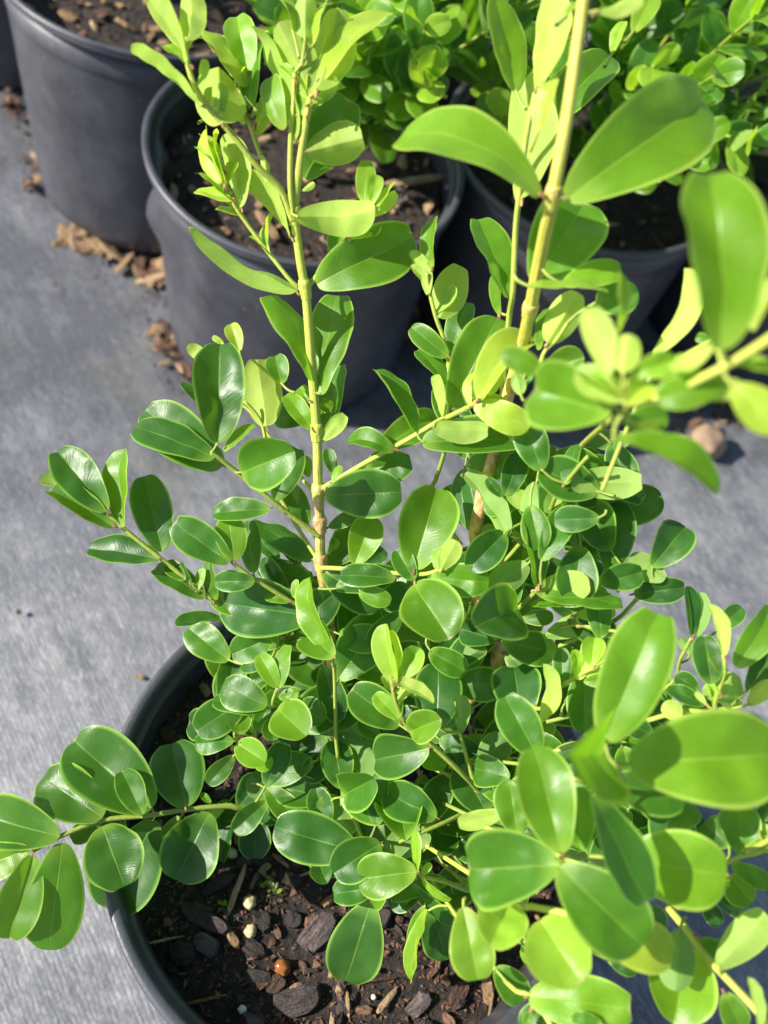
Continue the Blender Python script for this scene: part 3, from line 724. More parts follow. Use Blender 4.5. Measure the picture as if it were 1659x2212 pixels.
# leaves: crop, base x y, tip x y, apparent width, youth 0..1; u = underside seen, d = depth of the base, k = depth change over length, b = arch
LEAVES = {
'tB': '''
B 480 690 35 335 75 .8 u
B 625 790 600 440 330 .8 u f.5
B 400 400 150 -20 120 .8 u
B 405 260 420 -80 170 .7 u
B 760 560 540 195 150 .95
B 680 480 475 230 110 .4 d22.2
B 790 480 720 110 200 .5 d22.2
B 810 690 900 240 150 .2 d22
B 830 800 905 600 70 .8 u
B 770 800 735 690 40 .8
B 620 1180 520 830 90 1
B 650 1190 590 850 45 .9
B 740 1340 640 880 160 .9 u
B 690 1300 475 1110 60 .6
B 930 1630 945 1385 35 .7
B 920 1640 800 1520 40 .6
B 1060 1530 775 1120 110 .7 u
B 1100 900 845 215 100 .6 u
B 1030 830 930 490 150 .6
B 1195 620 990 150 240 .75 u
B 1160 240 1160 -40 160 .6 u d20.6
B 1080 200 985 -20 60 .6
B 1230 580 1370 60 260 .7 u d20.4
B 1260 520 1690 60 160 .9
B 1240 680 1340 530 60 .5
B 1210 290 1290 10 70 .9
B 1165 980 1530 890 260 .8 u f.4
B 1150 1150 1440 640 330 .1 d22
B 1105 1400 1610 1350 230 .7 u b.2 d21.6
B 1140 1230 1220 1180 40 .8 u
B 1540 1300 1555 1035 130 .6
B 1590 1320 1620 1125 100 .8
C 10 1560 140 1375 45 .8
F 960 240 1115 70 110 .9 u
F 830 420 1450 105 370 .25 b.1
F 940 240 1040 -60 120 .2 d22.9
F 700 460 40 75 110 .5 u
F 800 1040 520 490 190 .3 b.12
F 855 1130 960 490 280 .25
F 890 1410 980 940 180 .1 d24.6
F 870 1420 1010 1258 110 .7 u
F 800 1350 625 1130 130 .4
F 770 1170 720 1080 90 .4 d24.3
F 860 1250 915 1160 80 .5 d24.4
B 560 750 700 690 60 .5 d22.4
B 870 1000 910 1170 50 .7 u
''',
'tL': '''
F 190 1440 205 800 330 .1
E 1380 1540 870 1330 230 .1
E 1430 1590 935 1230 330 .1 d24.4
J 350 220 700 80 330 .25 d23.3
J 570 400 720 60 200 .1
F 505 1330 450 905 260 .95 u
F 330 850 275 670 110 .9
E 1340 900 1210 815 90 .9 u
F 600 1060 560 880 150 .3
F 230 1490 430 1325 70 .5
E 1280 1180 1170 1050 60 .1
F 760 1300 560 1260 150 .1 d25.6
E 1440 800 1370 755 40 .8
J 540 460 165 490 155 .2
I 560 570 190 140 300 .15
I 600 690 130 420 220 .2
I 560 610 75 360 80 .55 u
I 680 690 660 115 160 .4
I 960 870 830 320 290 0
I 940 930 420 840 210 0
I 1270 1210 905 990 190 .15
I 1130 1080 990 950 120 .3
I 1170 1100 1100 950 60 .05
I 1220 1150 1260 990 70 .7
I 1420 1370 1055 1400 90 .1
I 1350 1230 1310 930 100 .2
I 1450 950 1050 660 270 .1
J 305 800 265 510 210 .35
J 430 880 400 540 150 .15 d25.2
J 440 935 180 940 145 .1
J 800 1170 225 1080 390 .05 d25.4
J 660 1080 505 1040 65 .5
J 700 1050 720 925 50 .7
J 820 800 420 530 160 .1 d26
J 830 930 465 850 180 0 d26.4
J 790 560 660 300 150 .15 d25.9
J 600 790 480 680 100 .1 d26.6
J 740 830 640 670 110 .1 d26.4
''',
'tJ': '''
J 910 370 1405 350 320 .15 d24.2
J 1180 200 1470 150 230 .1 d24.6
F 1330 1490 1025 1435 130 .3 b.2
F 1460 1370 1205 970 110 .25
F 1240 1470 1590 1260 210 .3
G 570 1650 920 970 390 .3
G 560 1260 690 860 190 .2 d23.6
G 420 1800 840 1830 180 .5 u d22.4
G 350 1920 1130 1900 290 .2
G 780 1600 1200 1130 260 .95 f.6 b.2
G 850 1560 930 1300 140 1 u
G 740 1640 1160 1800 230 .9
G 480 980 640 590 270 .8 u f.3
G 430 600 420 225 115 .4
G 390 800 250 480 110 .8 u
G 540 1270 260 1050 170 .3
G 550 1510 310 1220 130 .25
G 500 1720 450 1410 80 .8 u
J 930 580 1110 500 100 .3 d25.4
J 930 830 1180 540 240 .2 d25.9
J 1100 830 1220 510 220 .4 d24.6
J 1180 830 1300 730 120 0 d25.4
K 250 860 400 320 370 .3
K 250 960 480 1320 380 .3
K 250 930 130 730 150 .2
K 360 920 740 940 220 .3
K 430 860 530 670 140 1 u d23
K 400 860 400 715 60 .6
K 270 880 450 780 110 .4 d23.9
J 900 880 1270 1110 230 .1
J 1370 920 1005 900 160 .15 d24
J 1130 1010 1340 1070 130 .35 d24.4
K 200 960 50 1120 180 0 d25.4
K 630 600 560 200 150 .05 d24.8
J 800 250 760 110 90 .4 d25.2
J 960 230 920 60 90 .2 d25
J 950 290 1010 175 50 .6
J 940 1400 780 920 150 .5
J 968 1440 800 1290 250 .4 d23.6
J 950 1610 650 1380 270 .25
J 590 1640 470 1420 130 .45
J 605 1640 650 1360 110 .4
J 990 1590 1290 1170 330 .15 d25.4
J 520 1480 345 1470 150 .1 d27
J 640 1310 510 1380 80 .3 d26.6
J 1370 1610 1300 1220 140 .8 f.5
J 1370 1590 1345 1260 50 1 u
J 1420 1570 1530 1380 150 .7
O 100 140 380 290 90 .9 u
''',
'tN': '''
N 520 310 225 180 240 .15
N 520 330 165 280 150 .1 d25.4
N 650 290 495 270 50 .5
N 600 260 730 220 90 .5
N 590 330 780 510 270 .4
N 560 400 560 545 140 .2 d25.8
N 740 300 890 420 190 .1 d26
N 300 545 45 560 150 .2
N 290 470 0 420 220 .05 d26.2
N 340 500 340 350 160 .4
N 320 560 510 680 180 .4
N 450 640 540 730 120 .5 d26.3
N 300 640 130 830 130 .15 d27
N 330 980 490 780 200 0 d27.5
N 450 950 600 1060 170 0 d28
N 440 1030 440 1320 210 0 d28.2
N 325 1020 215 1340 110 0 d28.2
N 760 650 600 800 220 .05 d27.6
N 930 640 770 800 170 .05 d27.4
N 955 550 685 590 180 .1
N 970 470 1100 240 220 .1 d26
N 1040 650 1090 470 170 .2 d27
N 960 320 840 210 120 0 d26
N 1010 850 990 650 130 .1 d26.8
N 1030 900 1230 790 270 .15 d26.2
N 1020 930 920 870 90 .25
N 930 930 800 850 110 .05 d28
N 1110 1280 570 1110 330 .1 d25.2
N 1270 1220 960 1420 270 .1 d24.9
N 1510 1410 1120 1450 290 .35 d23.8
N 1330 1480 1200 1600 170 .3 d24.4
N 1240 1500 960 1560 180 .1 d25.2
Q 430 70 240 660 420 .1 d25.6 k.1
N 1240 1100 1290 720 150 0 d25.6
N 1590 590 1235 670 300 .15 d23.9
N 1640 1050 1300 880 260 .1 d25
N 1440 1200 1400 985 340 .25 d24.4
N 1400 440 1080 200 260 .15 d24.2
N 1390 400 1235 230 120 .5
N 1400 380 1410 250 50 .4
O 220 480 430 400 210 .45
N 1270 520 1130 420 120 .2 d26.4
N 860 1350 920 1480 150 .1 d27.4
O 400 460 410 35 320 .05 d24.6
O 520 170 830 170 230 .15 d25.4
O 960 420 910 50 330 0 d23.8
O 560 490 560 240 115 .3 u d24.6
O 880 790 645 720 220 .25 d24
O 1060 640 850 250 270 .2 d21.2
O 850 1010 540 1090 120 .8 u d23
O 930 1160 880 800 250 .3 d20.6
Q 840 90 740 480 60 .3 d24.8
Q 880 110 1010 500 280 .15 d25.6
Q 860 120 740 660 70 .55 d24 
O 470 1480 110 1560 150 .1 d25.2
O 240 1490 520 1750 90 .05 d25
O 300 1440 490 1600 50 .6
O 270 1430 260 1140 60 .6
O 300 1430 360 1350 50 .8
O 400 1300 470 1150 200 .1 d26
O 640 1480 430 1420 110 .2 d26
N 1560 1480 1330 1640 170 0 d26
O 640 560 760 400 190 0 d27.5
O 560 740 480 580 140 0 d26
O 700 640 830 560 150 0 d27.5
O 350 640 460 720 160 .2 d25.8
O 560 900 350 830 120 .1 d27
''',
'tP': '''
O 1230 1280 1040 590 380 .4 d17.6
O 1200 1370 600 1390 500 .3 d17.6
P 280 1170 830 1690 470 .3 d17.2
P 575 420 345 430 560 .25 d16.6
P 740 490 1720 420 600 .46 d16.4
P 570 600 1110 730 280 .2 d18
P 575 330 933 -512 430 .42 d16.9
P 500 690 850 1400 280 .15 d16.9
P 700 1120 1390 1220 470 .48 d17.8
P 420 1070 400 640 220 .3 d18.6
P 500 1560 1030 1760 320 1 d17.9
P 150 1520 430 1930 430 .8 d18.4
Q 1490 60 1330 390 370 .85 d19
Q 1130 100 1240 650 330 .68 d19.8
P 80 1700 270 1970 170 0 d21
P 80 2030 750 2100 330 .5 d19.4
P 1130 1700 1040 2200 420 .5 d19.6
P 1070 1590 1050 1985 240 .3 u d18.4
P 1210 1640 1400 1770 130 .15
P 1330 1830 1650 1480 230 .6 u d18.4
P 1370 2000 1480 2230 180 .3
P 1600 2240 1540 1900 80 .6 u
P 1410 1030 1230 880 200 .15 d20.6
P 1480 1090 1470 770 270 .3 d19.7
P 1480 1090 1670 980 90 .9
P 1420 1150 1680 1290 130 .3
P 1400 1230 1560 1400 220 .3 d20.6
P 1230 1380 1340 1560 120 0 d22
P 1280 1350 1510 1520 100 0 d22
P 960 1600 880 1420 140 0 d22
P 1000 900 1200 790 150 .3 d21
P 600 1780 800 1860 110 .1 d20
P 1600 860 1690 740 120 .2 d20
Q 1370 560 1600 800 230 .3 d20.6 b.05
Q 1640 880 1600 1000 80 .4 d19.5
Q 1600 340 1600 530 50 .4 d23
P 200 2060 30 2230 150 .2 d20
P 560 2206 360 2160 100 .3 d18.6
P 720 620 1000 860 160 .1 d21
P 300 900 100 620 200 .3 d20.5
P 0 900 130 640 200 .3 d21.5
P 1150 960 1020 800 120 .2 d22
P 1400 560 1659 720 180 .1 d22.5
P 900 300 700 200 150 .1 d22
''',
'tK': '''
L 470 1000 530 480 305 0
L 780 960 1040 660 290 .05
L 880 1060 610 890 190 .4 u
L 650 1170 1030 1120 200 0
L 400 1090 710 1000 210 .05 d22.9
K 1050 1000 1410 960 210 .85 u b.15
K 1100 1040 1620 1110 150 .2
K 1270 930 1470 800 200 0 d23.2
K 1090 800 1270 460 190 .2
K 1060 970 950 470 130 .15
L 230 780 320 560 140 .05 d24
K 1255 450 1560 310 170 0 d23
L 170 340 700 320 250 .5 u d21.8
K 1250 300 1330 30 100 .1
K 1180 480 1150 140 130 .6 u
K 1090 310 1280 160 110 .7 u d23
K 1150 140 1170 40 50 .3
K 850 370 960 90 170 .1
K 860 370 1080 440 140 .8 u
K 830 380 730 260 80 .1
K 870 640 585 225 170 .3 u d23.4
K 700 720 760 560 110 .6 u
K 900 640 1140 500 150 .5 u d24
K 930 1090 830 840 230 .05 d23.6
K 935 1120 670 1230 370 .05 d23
K 790 1330 560 1250 190 .05 d25.2
K 830 1330 1180 1420 230 .2 d24.6
K 960 1190 1170 1170 110 .3
K 1020 1100 1340 1070 90 .3
K 1320 1160 1580 1140 110 .6 u d23.4
K 1120 1300 1430 1180 150 .3 u d24.2
L 250 1410 570 1470 50 .6 u
K 1230 1640 1225 1380 125 .1
K 1340 1590 1390 1345 90 1 u
K 1420 1500 1440 1310 150 .7 f.5
K 1330 1590 1310 1390 70 .7
K 1450 1495 1500 1410 50 1
K 1370 1600 1540 1590 90 .5
O 1050 440 1140 40 110 .85 u d21.8 b.15
K 400 1490 470 1290 260 .1 d25.4
O 1240 290 1500 260 90 0
L 1080 1480 1050 1110 110 0
L 1120 1490 1150 1160 100 .3 u
L 1320 1640 1220 1250 110 .9 u
L 1290 1440 1460 1270 150 .1 d22.4
L 1230 1850 1180 1480 220 .05
L 1290 1990 1390 1770 300 .5 u f.4
L 1420 1720 1690 1270 230 .3 d19.8
L 1500 1900 1720 1600 200 .05 d20.8
L 1510 2010 1690 1830 130 .9 u d20.6
L 1130 1900 960 1780 150 .1 d22.4
L 1000 2100 870 1990 150 .85 u d21
L 1190 2000 900 1890 130 .1 d22
L 1190 2000 1110 1910 50 .8 u
L 1080 1620 1000 1500 90 .2 u d23
L 620 1500 400 1620 160 0 d24.6
L 200 1560 60 1500 150 0 d25
K 1000 1500 1120 1590 150 0 d25.6
K 640 1560 500 1420 160 0 d26.6
K 560 1100 460 1190 150 0 d25.6
K 740 700 860 620 150 0 d25.4
K 1000 640 1060 720 120 0 d25
K 760 880 700 680 110 0 d25.8
K 940 860 1010 930 130 .05 d25
''',
'tH': '''
C 1230 1480 180 1000 380 .35 d17.5 b.16
D 20 1620 1140 810 720 .3 d17.5
C 1050 690 900 0 240 .35 d20.6
C 1215 650 1330 -60 240 .95 u d19.6
C 1090 1500 1110 610 350 .6 u d20.6
C 1220 990 1350 590 140 1 d18
C 1290 590 1440 290 170 .1 d23
C 1330 950 1760 420 330 .15 d21.6
C 1430 130 1560 10 50 .7 d18
D 270 90 640 -20 120 .7 u d16.4
D 560 260 720 -60 200 .5 d20
D 390 430 490 170 100 .6 d21
H 110 840 450 300 480 .15 d19.6
G 990 830 770 230 240 .15
G 940 950 920 590 90 .2 d22.4
H 300 850 690 740 170 .4 d19
H 70 860 600 890 55 .5 d18.4
H 480 720 680 740 90 0 d20
H 520 960 800 900 230 .1 d19.8
H 200 1230 400 900 220 .8 u
G 1230 1220 1280 910 100 .2 d20.6
H 190 1400 440 1330 200 .3 d20.4
H 900 1310 1110 740 150 .8 u d19.2 b.1
H 1270 1215 1180 1190 70 .2 d19
H 600 1450 460 1000 200 .6 u d14.2
H 700 1430 740 1180 190 .9 u d14
H 650 1180 690 770 80 .5 d15
H 760 1440 1040 1340 170 .5 d14.2
H 720 1640 850 1480 200 .9 d14.1
H 620 1700 110 1540 470 .25 d14.8
L 480 10 1290 390 210 .3 d14.8
H 1390 1480 930 1600 240 .35 d13.6
H 780 1780 950 1760 80 .9 u d15.4
H 1340 1280 1270 110 500 .35 d12.9
H 1560 1150 1700 800 120 1 d12.8
H 1420 1520 1760 1800 260 .8 d13.2
H 1290 1240 1000 1400 110 .8 u d13.4
G 1250 1380 945 1240 180 .3 d16.4
H 620 1640 480 1480 120 .6 d15.2
H 700 1760 1000 1720 180 .15 d16.5
G 1090 1560 1060 1400 110 .3 u d20
G 1090 1500 1160 1380 90 .15 d20.4
Z 1285 -160 1130 -330 130 .5 d16
Z 1290 -170 1480 -300 150 .5 d16
Z 1315 -340 1230 -520 110 .8 d15.6
Z 1318 -350 1420 -510 110 .8 d15.6
H 1800 1110 1900 780 200 .6 d12.3
H 2000 960 2150 700 150 .9 d12
H 2000 960 2220 1010 150 .9 d12
''',
'tM': '''
M 350 860 -110 740 310 .2
M 170 930 -130 1050 220 .5
M 190 970 50 1465 260 .3
M 360 900 290 1530 330 .2
M 600 750 250 510 320 .15
M 890 700 430 290 400 .1
M 840 730 715 475 165 .2 d26
M 1090 690 1010 310 320 .05
M 600 800 730 1150 330 .15
M 900 760 640 1290 380 .05 d27.2
M 1230 720 1030 1115 330 .05
M 740 780 640 860 140 .1 d27
M 590 770 420 880 120 .15 d26.6
M 760 720 640 690 50 .1 d27
M 1330 660 1085 750 60 .6 u d27.8
M 1060 750 900 960 120 .3 u d27.6
M 1240 660 1180 610 40 .4
M 1400 720 1300 740 80 .1 d28
''',
}

def parse(line):
    f = line.split(); o = dict(u=False)
    t = f[0]; n = [float(q) for q in f[1:7]]
    for q in f[7:]:
        if q == 'u': o['u'] = True
        else: o[q[0]] = float(q[1:])
    return t, n, o
TWIG3 = {}
for nm, path, r0, r1, yg, w0, w1 in TWIGS:
    pts = []
    for q in path.split('|'):
        t, x, y, d = q.split(); X, Y = to_frame(t, float(x), float(y)); pts.append((X, Y, float(d)))
    P3 = [unproject(*p) for p in pts]
    n = len(pts)
    vals = [(r0 + (r1 - r0) * i / (n - 1), w0 + (w1 - w0) * i / (n - 1), *pts[i]) for i in range(n)]
    P, V = smooth_path(P3, vals)
    TWIG3[nm] = dict(P=P, V=V, young=yg, leaves=[])
def nearest_twig(X, Y, d=None):
    best = None
    for nm, tw in TWIG3.items():
        for i, v in enumerate(tw['V']):
            dd = math.hypot(v[2] - X, v[3] - Y) + (0 if d is None else abs(v[4] - d) * 18)
            if best is None or dd < best[0]: best = (dd, nm, i)
    return best

GOOD = Vector((-0.30, -0.25, 1.0)).normalized()
def frame_from(A, N):
    Yv = A.normalized(); Zv = (N - Yv * N.dot(Yv)).normalized(); Xv = Yv.cross(Zv)
    return Matrix((Xv, Yv, Zv)).transposed()

shrub = empty('boxwood_shrub', (P_FRONT[0] * CM, P_FRONT[1] * CM, SOIL_Z * CM))
tag(shrub, 'large boxwood shrub with bright green leaves in the front pot', 'shrub', 'potted boxwood shrubs')
INV = Matrix.Translation(-shrub.location)
rl = random.Random(99)
specs = []
for g, txt in LEAVES.items():
    for line in txt.strip().splitlines():
        sp = parse(line)
        sp[1][5] = min(1.0, sp[1][5] + {'tH': .12, 'tP': -.04, 'tB': .05}.get(g, 0.0))  # upper right leaves coloured younger to stand in for sun shining through them
        specs.append(sp)
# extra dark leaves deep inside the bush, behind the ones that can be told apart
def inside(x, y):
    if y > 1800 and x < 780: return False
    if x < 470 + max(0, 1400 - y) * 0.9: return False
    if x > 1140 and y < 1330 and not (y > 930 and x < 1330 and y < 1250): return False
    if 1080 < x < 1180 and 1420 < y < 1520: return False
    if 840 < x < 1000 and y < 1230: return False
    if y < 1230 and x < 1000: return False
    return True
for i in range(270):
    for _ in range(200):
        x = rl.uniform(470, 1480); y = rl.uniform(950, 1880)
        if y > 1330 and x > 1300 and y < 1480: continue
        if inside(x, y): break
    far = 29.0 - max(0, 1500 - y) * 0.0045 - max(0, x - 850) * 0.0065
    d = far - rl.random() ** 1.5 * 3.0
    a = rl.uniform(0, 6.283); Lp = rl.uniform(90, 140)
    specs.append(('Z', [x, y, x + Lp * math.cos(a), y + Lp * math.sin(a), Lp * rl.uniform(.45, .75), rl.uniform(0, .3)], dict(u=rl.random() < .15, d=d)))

# half-opened small leaves and buds crowding the shoot tips
for nm, n, k0, yy in (('t1b', 6, .55, .75), ('t1l', 8, .45, .8), ('t1m', 7, .4, .75), ('t1s', 6, .5, .85), ('t1r', 5, .55, .85), ('s1', 7, .93, .8), ('gl', 3, .6, .7), ('hr', 4, .05, .85),
                      ('hc', 6, .9, .85), ('k5', 5, .6, .75), ('l3', 5, .6, .7), ('p2', 5, .6, .75), ('tr1', 4, .85, .85), ('tr2', 3, .9, .8), ('o1', 4, .8, .7)):
    V = TWIG3[nm]['V']; m = len(V)
    for i in range(n):
        q = min(m - 2, int(m * (k0 + (1 - k0) * (i + rl.random()) / n)))
        v, v2 = V[q], V[q + 1]; dx, dy = v2[2] - v[2], v2[3] - v[3]; ln = max(1e-3, math.hypot(dx, dy))
        a = math.atan2(dy, dx) + rl.choice((-1, 1)) * rl.uniform(.25, .9); Lp = rl.uniform(38, 85) * 22 / v[4]
        specs.append(('Z', [v[2], v[3], v[2] + Lp * math.cos(a), v[3] + Lp * math.sin(a), Lp * rl.uniform(.2, .48), min(1, yy + rl.uniform(-.15, .15))], dict(u=rl.random() < .45, d=v[4] + rl.uniform(-.1, .3), f=rl.uniform(.2, .7))))

leaf_jobs = []
for t, (bx, by, tx, ty, w, yg), o in specs:
    sc = tile_scale(t)
    B = to_frame(t, bx, by); T = to_frame(t, tx, ty); w2 = w * sc
    dist, nm, idx = nearest_twig(B[0], B[1], o.get('d'))
    d = o.get('d', TWIG3[nm]['V'][idx][4] - 0.1)
    b3 = unproject(B[0], B[1], d)
    t3 = unproject(T[0], T[1], d)
    Lapp = (t3 - b3).length; Wc = 1.02 * w2 / FOC * d
    def build(k):
        tip = unproject(T[0], T[1], d + k * Lapp)
        A = tip - b3; L = A.length
        W = max(Wc, 0.47 * L) if Wc > 0.36 * L else max(Wc, 0.48 * L)
        W = min(W, 0.86 * L) if Wc < 0.86 * L else Wc
        view = (CAM - (b3 + tip) * 0.5).normalized()
        An = A.normalized(); N0 = (view - An * view.dot(An)).normalized()
        th = math.acos(max(0.05, min(1.0, Wc / W)))
        th = min(th, math.radians(80))
        best = None
        for sg in (1, -1):
            Nf = Matrix.Rotation(sg * th, 3, An) @ N0
            Nt = -Nf if o['u'] else Nf
            sco = Nf.dot(TO_SUN) if o['u'] else Nt.dot(GOOD)
            if best is None or sco > best[0]: best = (sco, Nt)
        return best[0], L, W, A, best[1], tip
    if 'k' in o: ks = [o['k']]
    else:
        need = Wc / 0.72
        if Lapp < need: kk = math.sqrt((need / Lapp) ** 2 - 1); ks = [kk, -kk]
        else: kk = rl.uniform(.05, .30); ks = [kk, -kk]
    sco, L, W, A, Nt, tip = max((build(k) for k in ks), key=lambda q: q[0])
    leaf_jobs.append((t, o, yg, b3, A, Nt, L, W, nm, idx, dist, d, B))
print('leaves in the front shrub', len(leaf_jobs))

# connectors: a leaf whose base is away from every measured twig hangs on a short side shoot of its own
short = []
for j, (t, o, yg, b3, A, Nt, L, W, nm, idx, dist, d, B) in enumerate(leaf_jobs):
    TP = TWIG3[nm]['P']
    q = min(range(len(TP)), key=lambda i: (TP[i] - b3).length)
    gap = (TP[q] - b3).length
    leaf_jobs[j] = leaf_jobs[j] + (gap, q)
for nm, tw in TWIG3.items():
    P, V = tw['P'], tw['V']
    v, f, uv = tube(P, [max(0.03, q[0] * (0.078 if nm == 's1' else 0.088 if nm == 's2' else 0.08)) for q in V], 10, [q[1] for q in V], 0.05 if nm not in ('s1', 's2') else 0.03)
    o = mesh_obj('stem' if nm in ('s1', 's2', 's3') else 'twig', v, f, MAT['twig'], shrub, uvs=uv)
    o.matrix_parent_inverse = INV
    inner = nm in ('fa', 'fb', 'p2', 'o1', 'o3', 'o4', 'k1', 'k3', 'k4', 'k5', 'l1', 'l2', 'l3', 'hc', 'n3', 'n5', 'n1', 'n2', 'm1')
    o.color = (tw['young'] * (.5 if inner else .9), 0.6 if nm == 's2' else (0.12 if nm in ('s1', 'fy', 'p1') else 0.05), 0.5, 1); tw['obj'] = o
BUD = [chip_mesh('bud', 900 + i, 0.10 + 0.03 * (i % 2), 0.045, 0.04, MAT['bud'], 0.3) for i in range(4)]
nb = 0
for j, (t, o, yg, b3, A, Nt, L, W, nm, idx, dist, d, B, gap, q) in enumerate(leaf_jobs):
    tw = TWIG3[nm]; holder = tw['obj']
    if gap > 0.28:
        # short side shoot from the twig to the leaf base
        S0 = tw['P'][q]; An = A.normalized()
        if gap > 0.8:
            S0 = b3 - An * 0.40 + (S0 - b3).normalized() * 0.3; gap = 0.6
        pp, vv = smooth_path([S0, S0.lerp(b3, 0.55) - An * min(0.12, gap * 0.1), b3 + An * 0.04], [(0.42, 0.1), (0.38, -.1), (0.3, -.2)], 4)
        v, f, uv = tube(pp, [x[0] * 0.1 for x in vv], 6, [x[1] for x in vv])
        s = mesh_obj('side_shoot', v, f, MAT['twig'], holder, uvs=uv); s.color = (yg * .7, .05, .5, 1)
    fold = o.get('f', rl.choice((0.06, 0.12, 0.2, 0.26, 0.32, 0.44))); bend = o.get('b', rl.uniform(0.01, 0.09))
    nt = 26 if L > 1.2 else 16
    me = leaf_mesh('leaf', L, W, bend=bend, fold=fold, notch=rl.choice((0.0, 0.01, 0.018, 0.025, 0.035)) if L > 0.9 else 0.0,
                   ob=rl.uniform(0.28, 0.55), wave=rl.uniform(0.02, 0.06), twist=rl.choice((-.45, -.3, -.2, 0, .2, .3, .45)), seed=j, nt=nt, curl=rl.uniform(0.03, 0.12), tip=rl.uniform(0, 0.06), cup=rl.uniform(-0.2, 0.7))
    lo = bpy.data.objects.new('leaf', me); link(lo, holder)
    mw = frame_from(A, Nt).to_4x4(); mw.translation = b3 * CM
    lo.matrix_basis = mw
    lo.color = (max(0, min(1, yg + rl.gauss(0, 0.03))), rl.random(), rl.random(), 1)
    if rl.random() < 0.5 and gap < 0.6 and d > 16:
        bo = bpy.data.objects.new('bud', BUD[nb % 4]); nb += 1; link(bo, holder)
        mw = frame_from(A.normalized() + Vector((0, 0, .4)), Nt).to_4x4() @ Matrix.Rotation(math.pi / 2, 4, 'Z')
        mw.translation = (b3 - A.normalized() * 0.06 + Nt * 0.05) * CM; bo.matrix_basis = mw
        s = rl.uniform(.5, 1.0); bo.scale = (s, s, s)
# a thickened joint where each leaf pair leaves the main stems
for nm in ('s1', 's2'):
    tw = TWIG3[nm]
    for (x, y) in (((661, 628), (637, 455), (684, 930), (690, 1055), (690, 1215), (690, 1140)) if nm == 's1' else ((1195, 415), (1150, 650), (1036, 1195), (1050, 1060))):
        i = min(range(len(tw['V'])), key=lambda k: math.hypot(tw['V'][k][2] - x, tw['V'][k][3] - y)); i = max(1, min(i, len(tw['P']) - 2))
        dr = (tw['P'][i + 1] - tw['P'][i - 1]).normalized(); r = tw['V'][i][0] * 0.1; c = tw['P'][i]
        v, f, uv = tube([c + dr * z for z in (-.3, -.14, 0, .10, .2)], [r * k for k in (.95, 1.04, 1.13, 1.1, .95)], 10, [tw['V'][i][1] + q for q in (0, .0, .12, .22, .05)])
        s = mesh_obj('node', v, f, MAT['twig'], tw['obj'], uvs=uv); s.color = tw['obj'].color

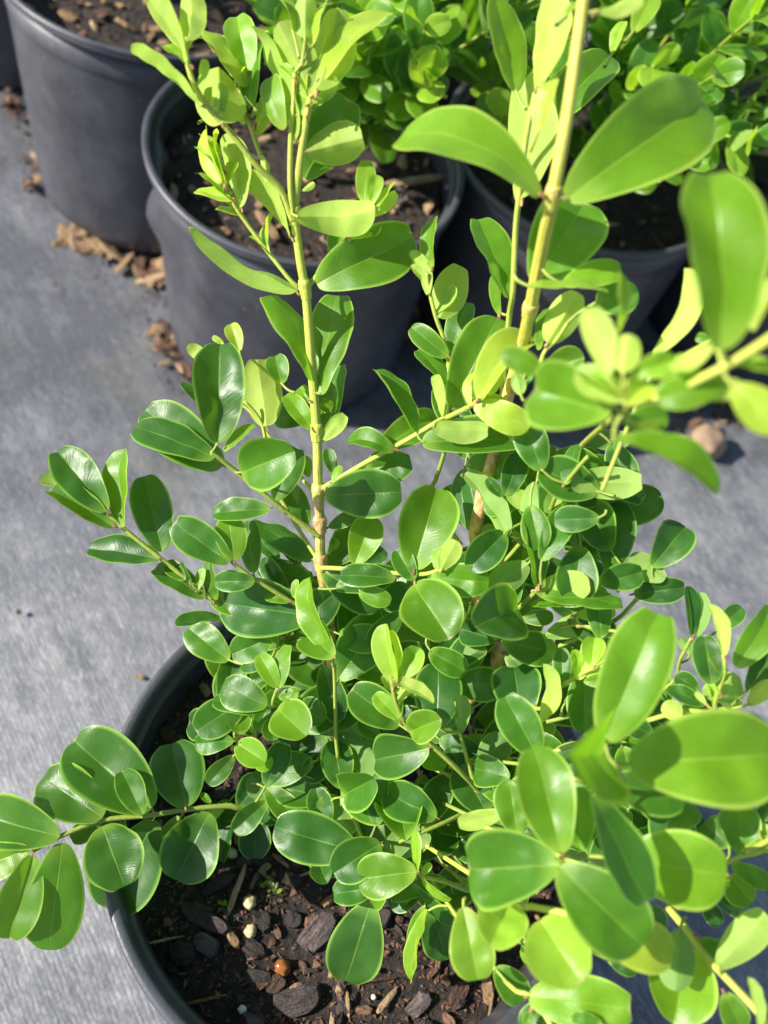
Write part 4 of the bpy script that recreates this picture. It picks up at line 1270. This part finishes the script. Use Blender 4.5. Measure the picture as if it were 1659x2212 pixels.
# ------------------------------------------------------------------ shrubs in the pots behind
UNIT = [leaf_mesh('leaf', 1.0, rw, bend=b, fold=fo, notch=no, ob=ob, wave=0.04, twist=tw_, seed=500 + i, nt=11, curl=0.06)
        for i, (rw, b, fo, no, ob, tw_) in enumerate(((.62, .05, .15, .03, .5, .2), (.70, .08, .10, .03, .6, -.2), (.56, .03, .22, 0, .5, .3), (.66, .10, .12, .02, .4, -.3), (.74, .06, .18, .03, .6, .1)))]
def back_shrub(px, py, label, seed, shoots=13, height=13, spread=0.8, maxleaf=295, more=140, lean=(0, 0), young=0.25, low=0.15):
    rnd = random.Random(seed)
    root = empty('boxwood_shrub', (px * CM, py * CM, SOIL_Z * CM)); tag(root, label, 'shrub', 'potted boxwood shrubs')
    tk = [Vector((rnd.gauss(0, .2), rnd.gauss(0, .2), -0.3)), Vector((lean[0] * .3, lean[1] * .3, 2.5)), Vector((lean[0], lean[1], 7.0))]
    pp, vv = smooth_path(tk, [(3.0, 1.0), (2.5, 1.0), (1.8, .9)], 4)
    v, f, uv = tube(pp, [q[0] * .1 for q in vv], 8, [q[1] for q in vv])
    s = mesh_obj('stem', v, f, MAT['twig'], root, uvs=uv); s.color = (.4, .3, .5, 1)
    todo = []
    eye = CAM - Vector((px, py, SOIL_Z))
    for i in range(shoots):
        az = 2 * math.pi * (i * 0.381966 + rnd.uniform(-.08, .08)); til = spread * math.sqrt((i + .7) / shoots) * rnd.uniform(.8, 1.1)
        ln = height * rnd.uniform(.7, 1.15) * (1 - 0.15 * til)
        st = pp[int((len(pp) - 1) * (low + (0.95 - low) * rnd.random()))]
        d = Vector((math.sin(til) * math.cos(az), math.sin(til) * math.sin(az), math.cos(til)))
        c = [st]; m = 6
        for q in range(m):
            d = (d + Vector((rnd.gauss(0, .12), rnd.gauss(0, .12), 0.07))).normalized(); c.append(c[-1] + d * ln / m)
        P, V = smooth_path(c, [(1.0 - .5 * k / m, .4 - .8 * k / m) for k in range(m + 1)], 5)
        v, f, uv = tube(P, [q[0] * .09 for q in V], 6, [q[1] for q in V])
        tw = mesh_obj('twig', v, f, MAT['twig'], root, uvs=uv); tw.color = (.4, .05, .5, 1)
        par = rnd.choice((0, 1))
        for k in range(5, len(P), 3):
            fr = k / len(P); par ^= 1
            ax = (P[min(k + 1, len(P) - 1)] - P[k - 1]).normalized()
            s1 = ax.orthogonal().normalized(); s1 = Matrix.Rotation(i * 1.3 + par * math.pi / 2 + rnd.gauss(0, .2), 3, ax) @ s1
            for sg in (1, -1):
                if rnd.random() < .06: continue
                ang = rnd.uniform(.65, 1.2) * (1 - .35 * fr)
                A = (ax * math.cos(ang) + s1 * sg * math.sin(ang) + Vector((rnd.gauss(0, .22), rnd.gauss(0, .22), rnd.gauss(0, .15)))).normalized()
                N = (ax * math.sin(ang) - s1 * sg * math.cos(ang)) + Vector((-.2, -.2, .6)) * rnd.uniform(0, .5) + Vector((rnd.gauss(0, .3), rnd.gauss(0, .3), rnd.gauss(0, .3)))
                L = rnd.uniform(1.6, 2.4) * (1 - .30 * max(0, fr - .7) / .3)
                yg = young * rnd.uniform(.3, 1.2) + (0.5 * rnd.random() if fr > .8 else 0)
                mw = frame_from(A, N).to_4x4(); mw.translation = P[k] * CM
                todo.append(((P[k] - eye).length + rnd.random(), mw @ Matrix.Scale(L, 4), yg, tw, rnd.randrange(len(UNIT)), rnd.random(), rnd.random()))
    todo.sort(key=lambda q: q[0])
    for q in todo[:maxleaf]:
        lo = bpy.data.objects.new('leaf', UNIT[q[4]]); link(lo, q[3]); lo.matrix_basis = q[1]; lo.color = (min(1, q[2]), q[5], q[6], 1)
    rest = todo[maxleaf:maxleaf + more]
    if rest:
        V, Fc, U = [], [], []
        for q in rest:
            me = UNIT[q[4]]; b = len(V); uvl = me.uv_layers[0].data; mu = {}
            for lp in me.loops: mu[lp.vertex_index] = tuple(uvl[lp.index].uv)
            V += [q[1] @ v.co for v in me.vertices]; U += [mu[k] for k in range(len(me.vertices))]
            Fc += [tuple(b + k for k in p.vertices) for p in me.polygons]
        o = mesh_obj('inner_foliage', V, Fc, MAT['leaf'], root, uvs=U); o.color = (young * .6, .4, .5, 1); o['kind'] = 'stuff'
    return root
back_shrub(*P_MID, 'boxwood shrub in the dented pot, behind the main stem tips', 41, shoots=24, height=13.5, spread=1.15, lean=(4.0, 4.0), low=.4, young=.3)
back_shrub(*P_LEFT, 'boxwood shrub in the smooth top left pot, only a leaf or two in frame', 42, shoots=8, height=12, spread=.5, lean=(-1, 5))
back_shrub(*P_THIRD, 'boxwood shrub in the shaded pot right of the dented pot', 43, shoots=40, height=15, spread=1.4, lean=(0, -.5), low=.45, young=.3)
back_shrub(*P_BACK, 'blurred boxwood shrub behind the dented pot at the top middle', 44, shoots=40, height=15, spread=1.45, young=.3)
back_shrub(*P_RIGHT, 'blurred boxwood shrub at the right edge behind the large upright leaf', 45, shoots=44, height=15, spread=1.5, young=.38)
back_shrub(*P_FAR, 'blurred far boxwood shrub behind the shaded pot', 46, shoots=40, height=15, spread=1.45, young=.38)
back_shrub(*P_FAR2, 'blurred far boxwood shrub at the top right corner', 47, shoots=40, height=15, spread=1.45, young=.38)
back_shrub(*P_CORNER, 'boxwood shrub in the corner pot above the top left of the frame', 48, shoots=6, height=11, spread=.45, lean=(-2, 5), maxleaf=80)

# tiny weed seedlings on the front potting mix: a pair or two of seed leaves each
for i, (x, y) in enumerate(SPROUTS):
    p = soil_pt(x, y); rnd = random.Random(600 + i)
    root = empty('seedling', (p + Vector((0, 0, .05))) * CM)
    tag(root, 'tiny bright green weed seedling right of the round cream pellet' if i < 5 else 'single green seedling between dark bark chips', 'seedling', 'weed seedlings on the mix')
    for k in range(3):
        a = rnd.uniform(0, 6.28); A = Vector((math.cos(a), math.sin(a), .6))
        lo = bpy.data.objects.new('leaf', UNIT[2]); link(lo, root)
        lo.matrix_basis = frame_from(A, Vector((0, 0, 1))).to_4x4() @ Matrix.Scale(rnd.uniform(.14, .26), 4); lo.color = (.5, .6, .2, 1)
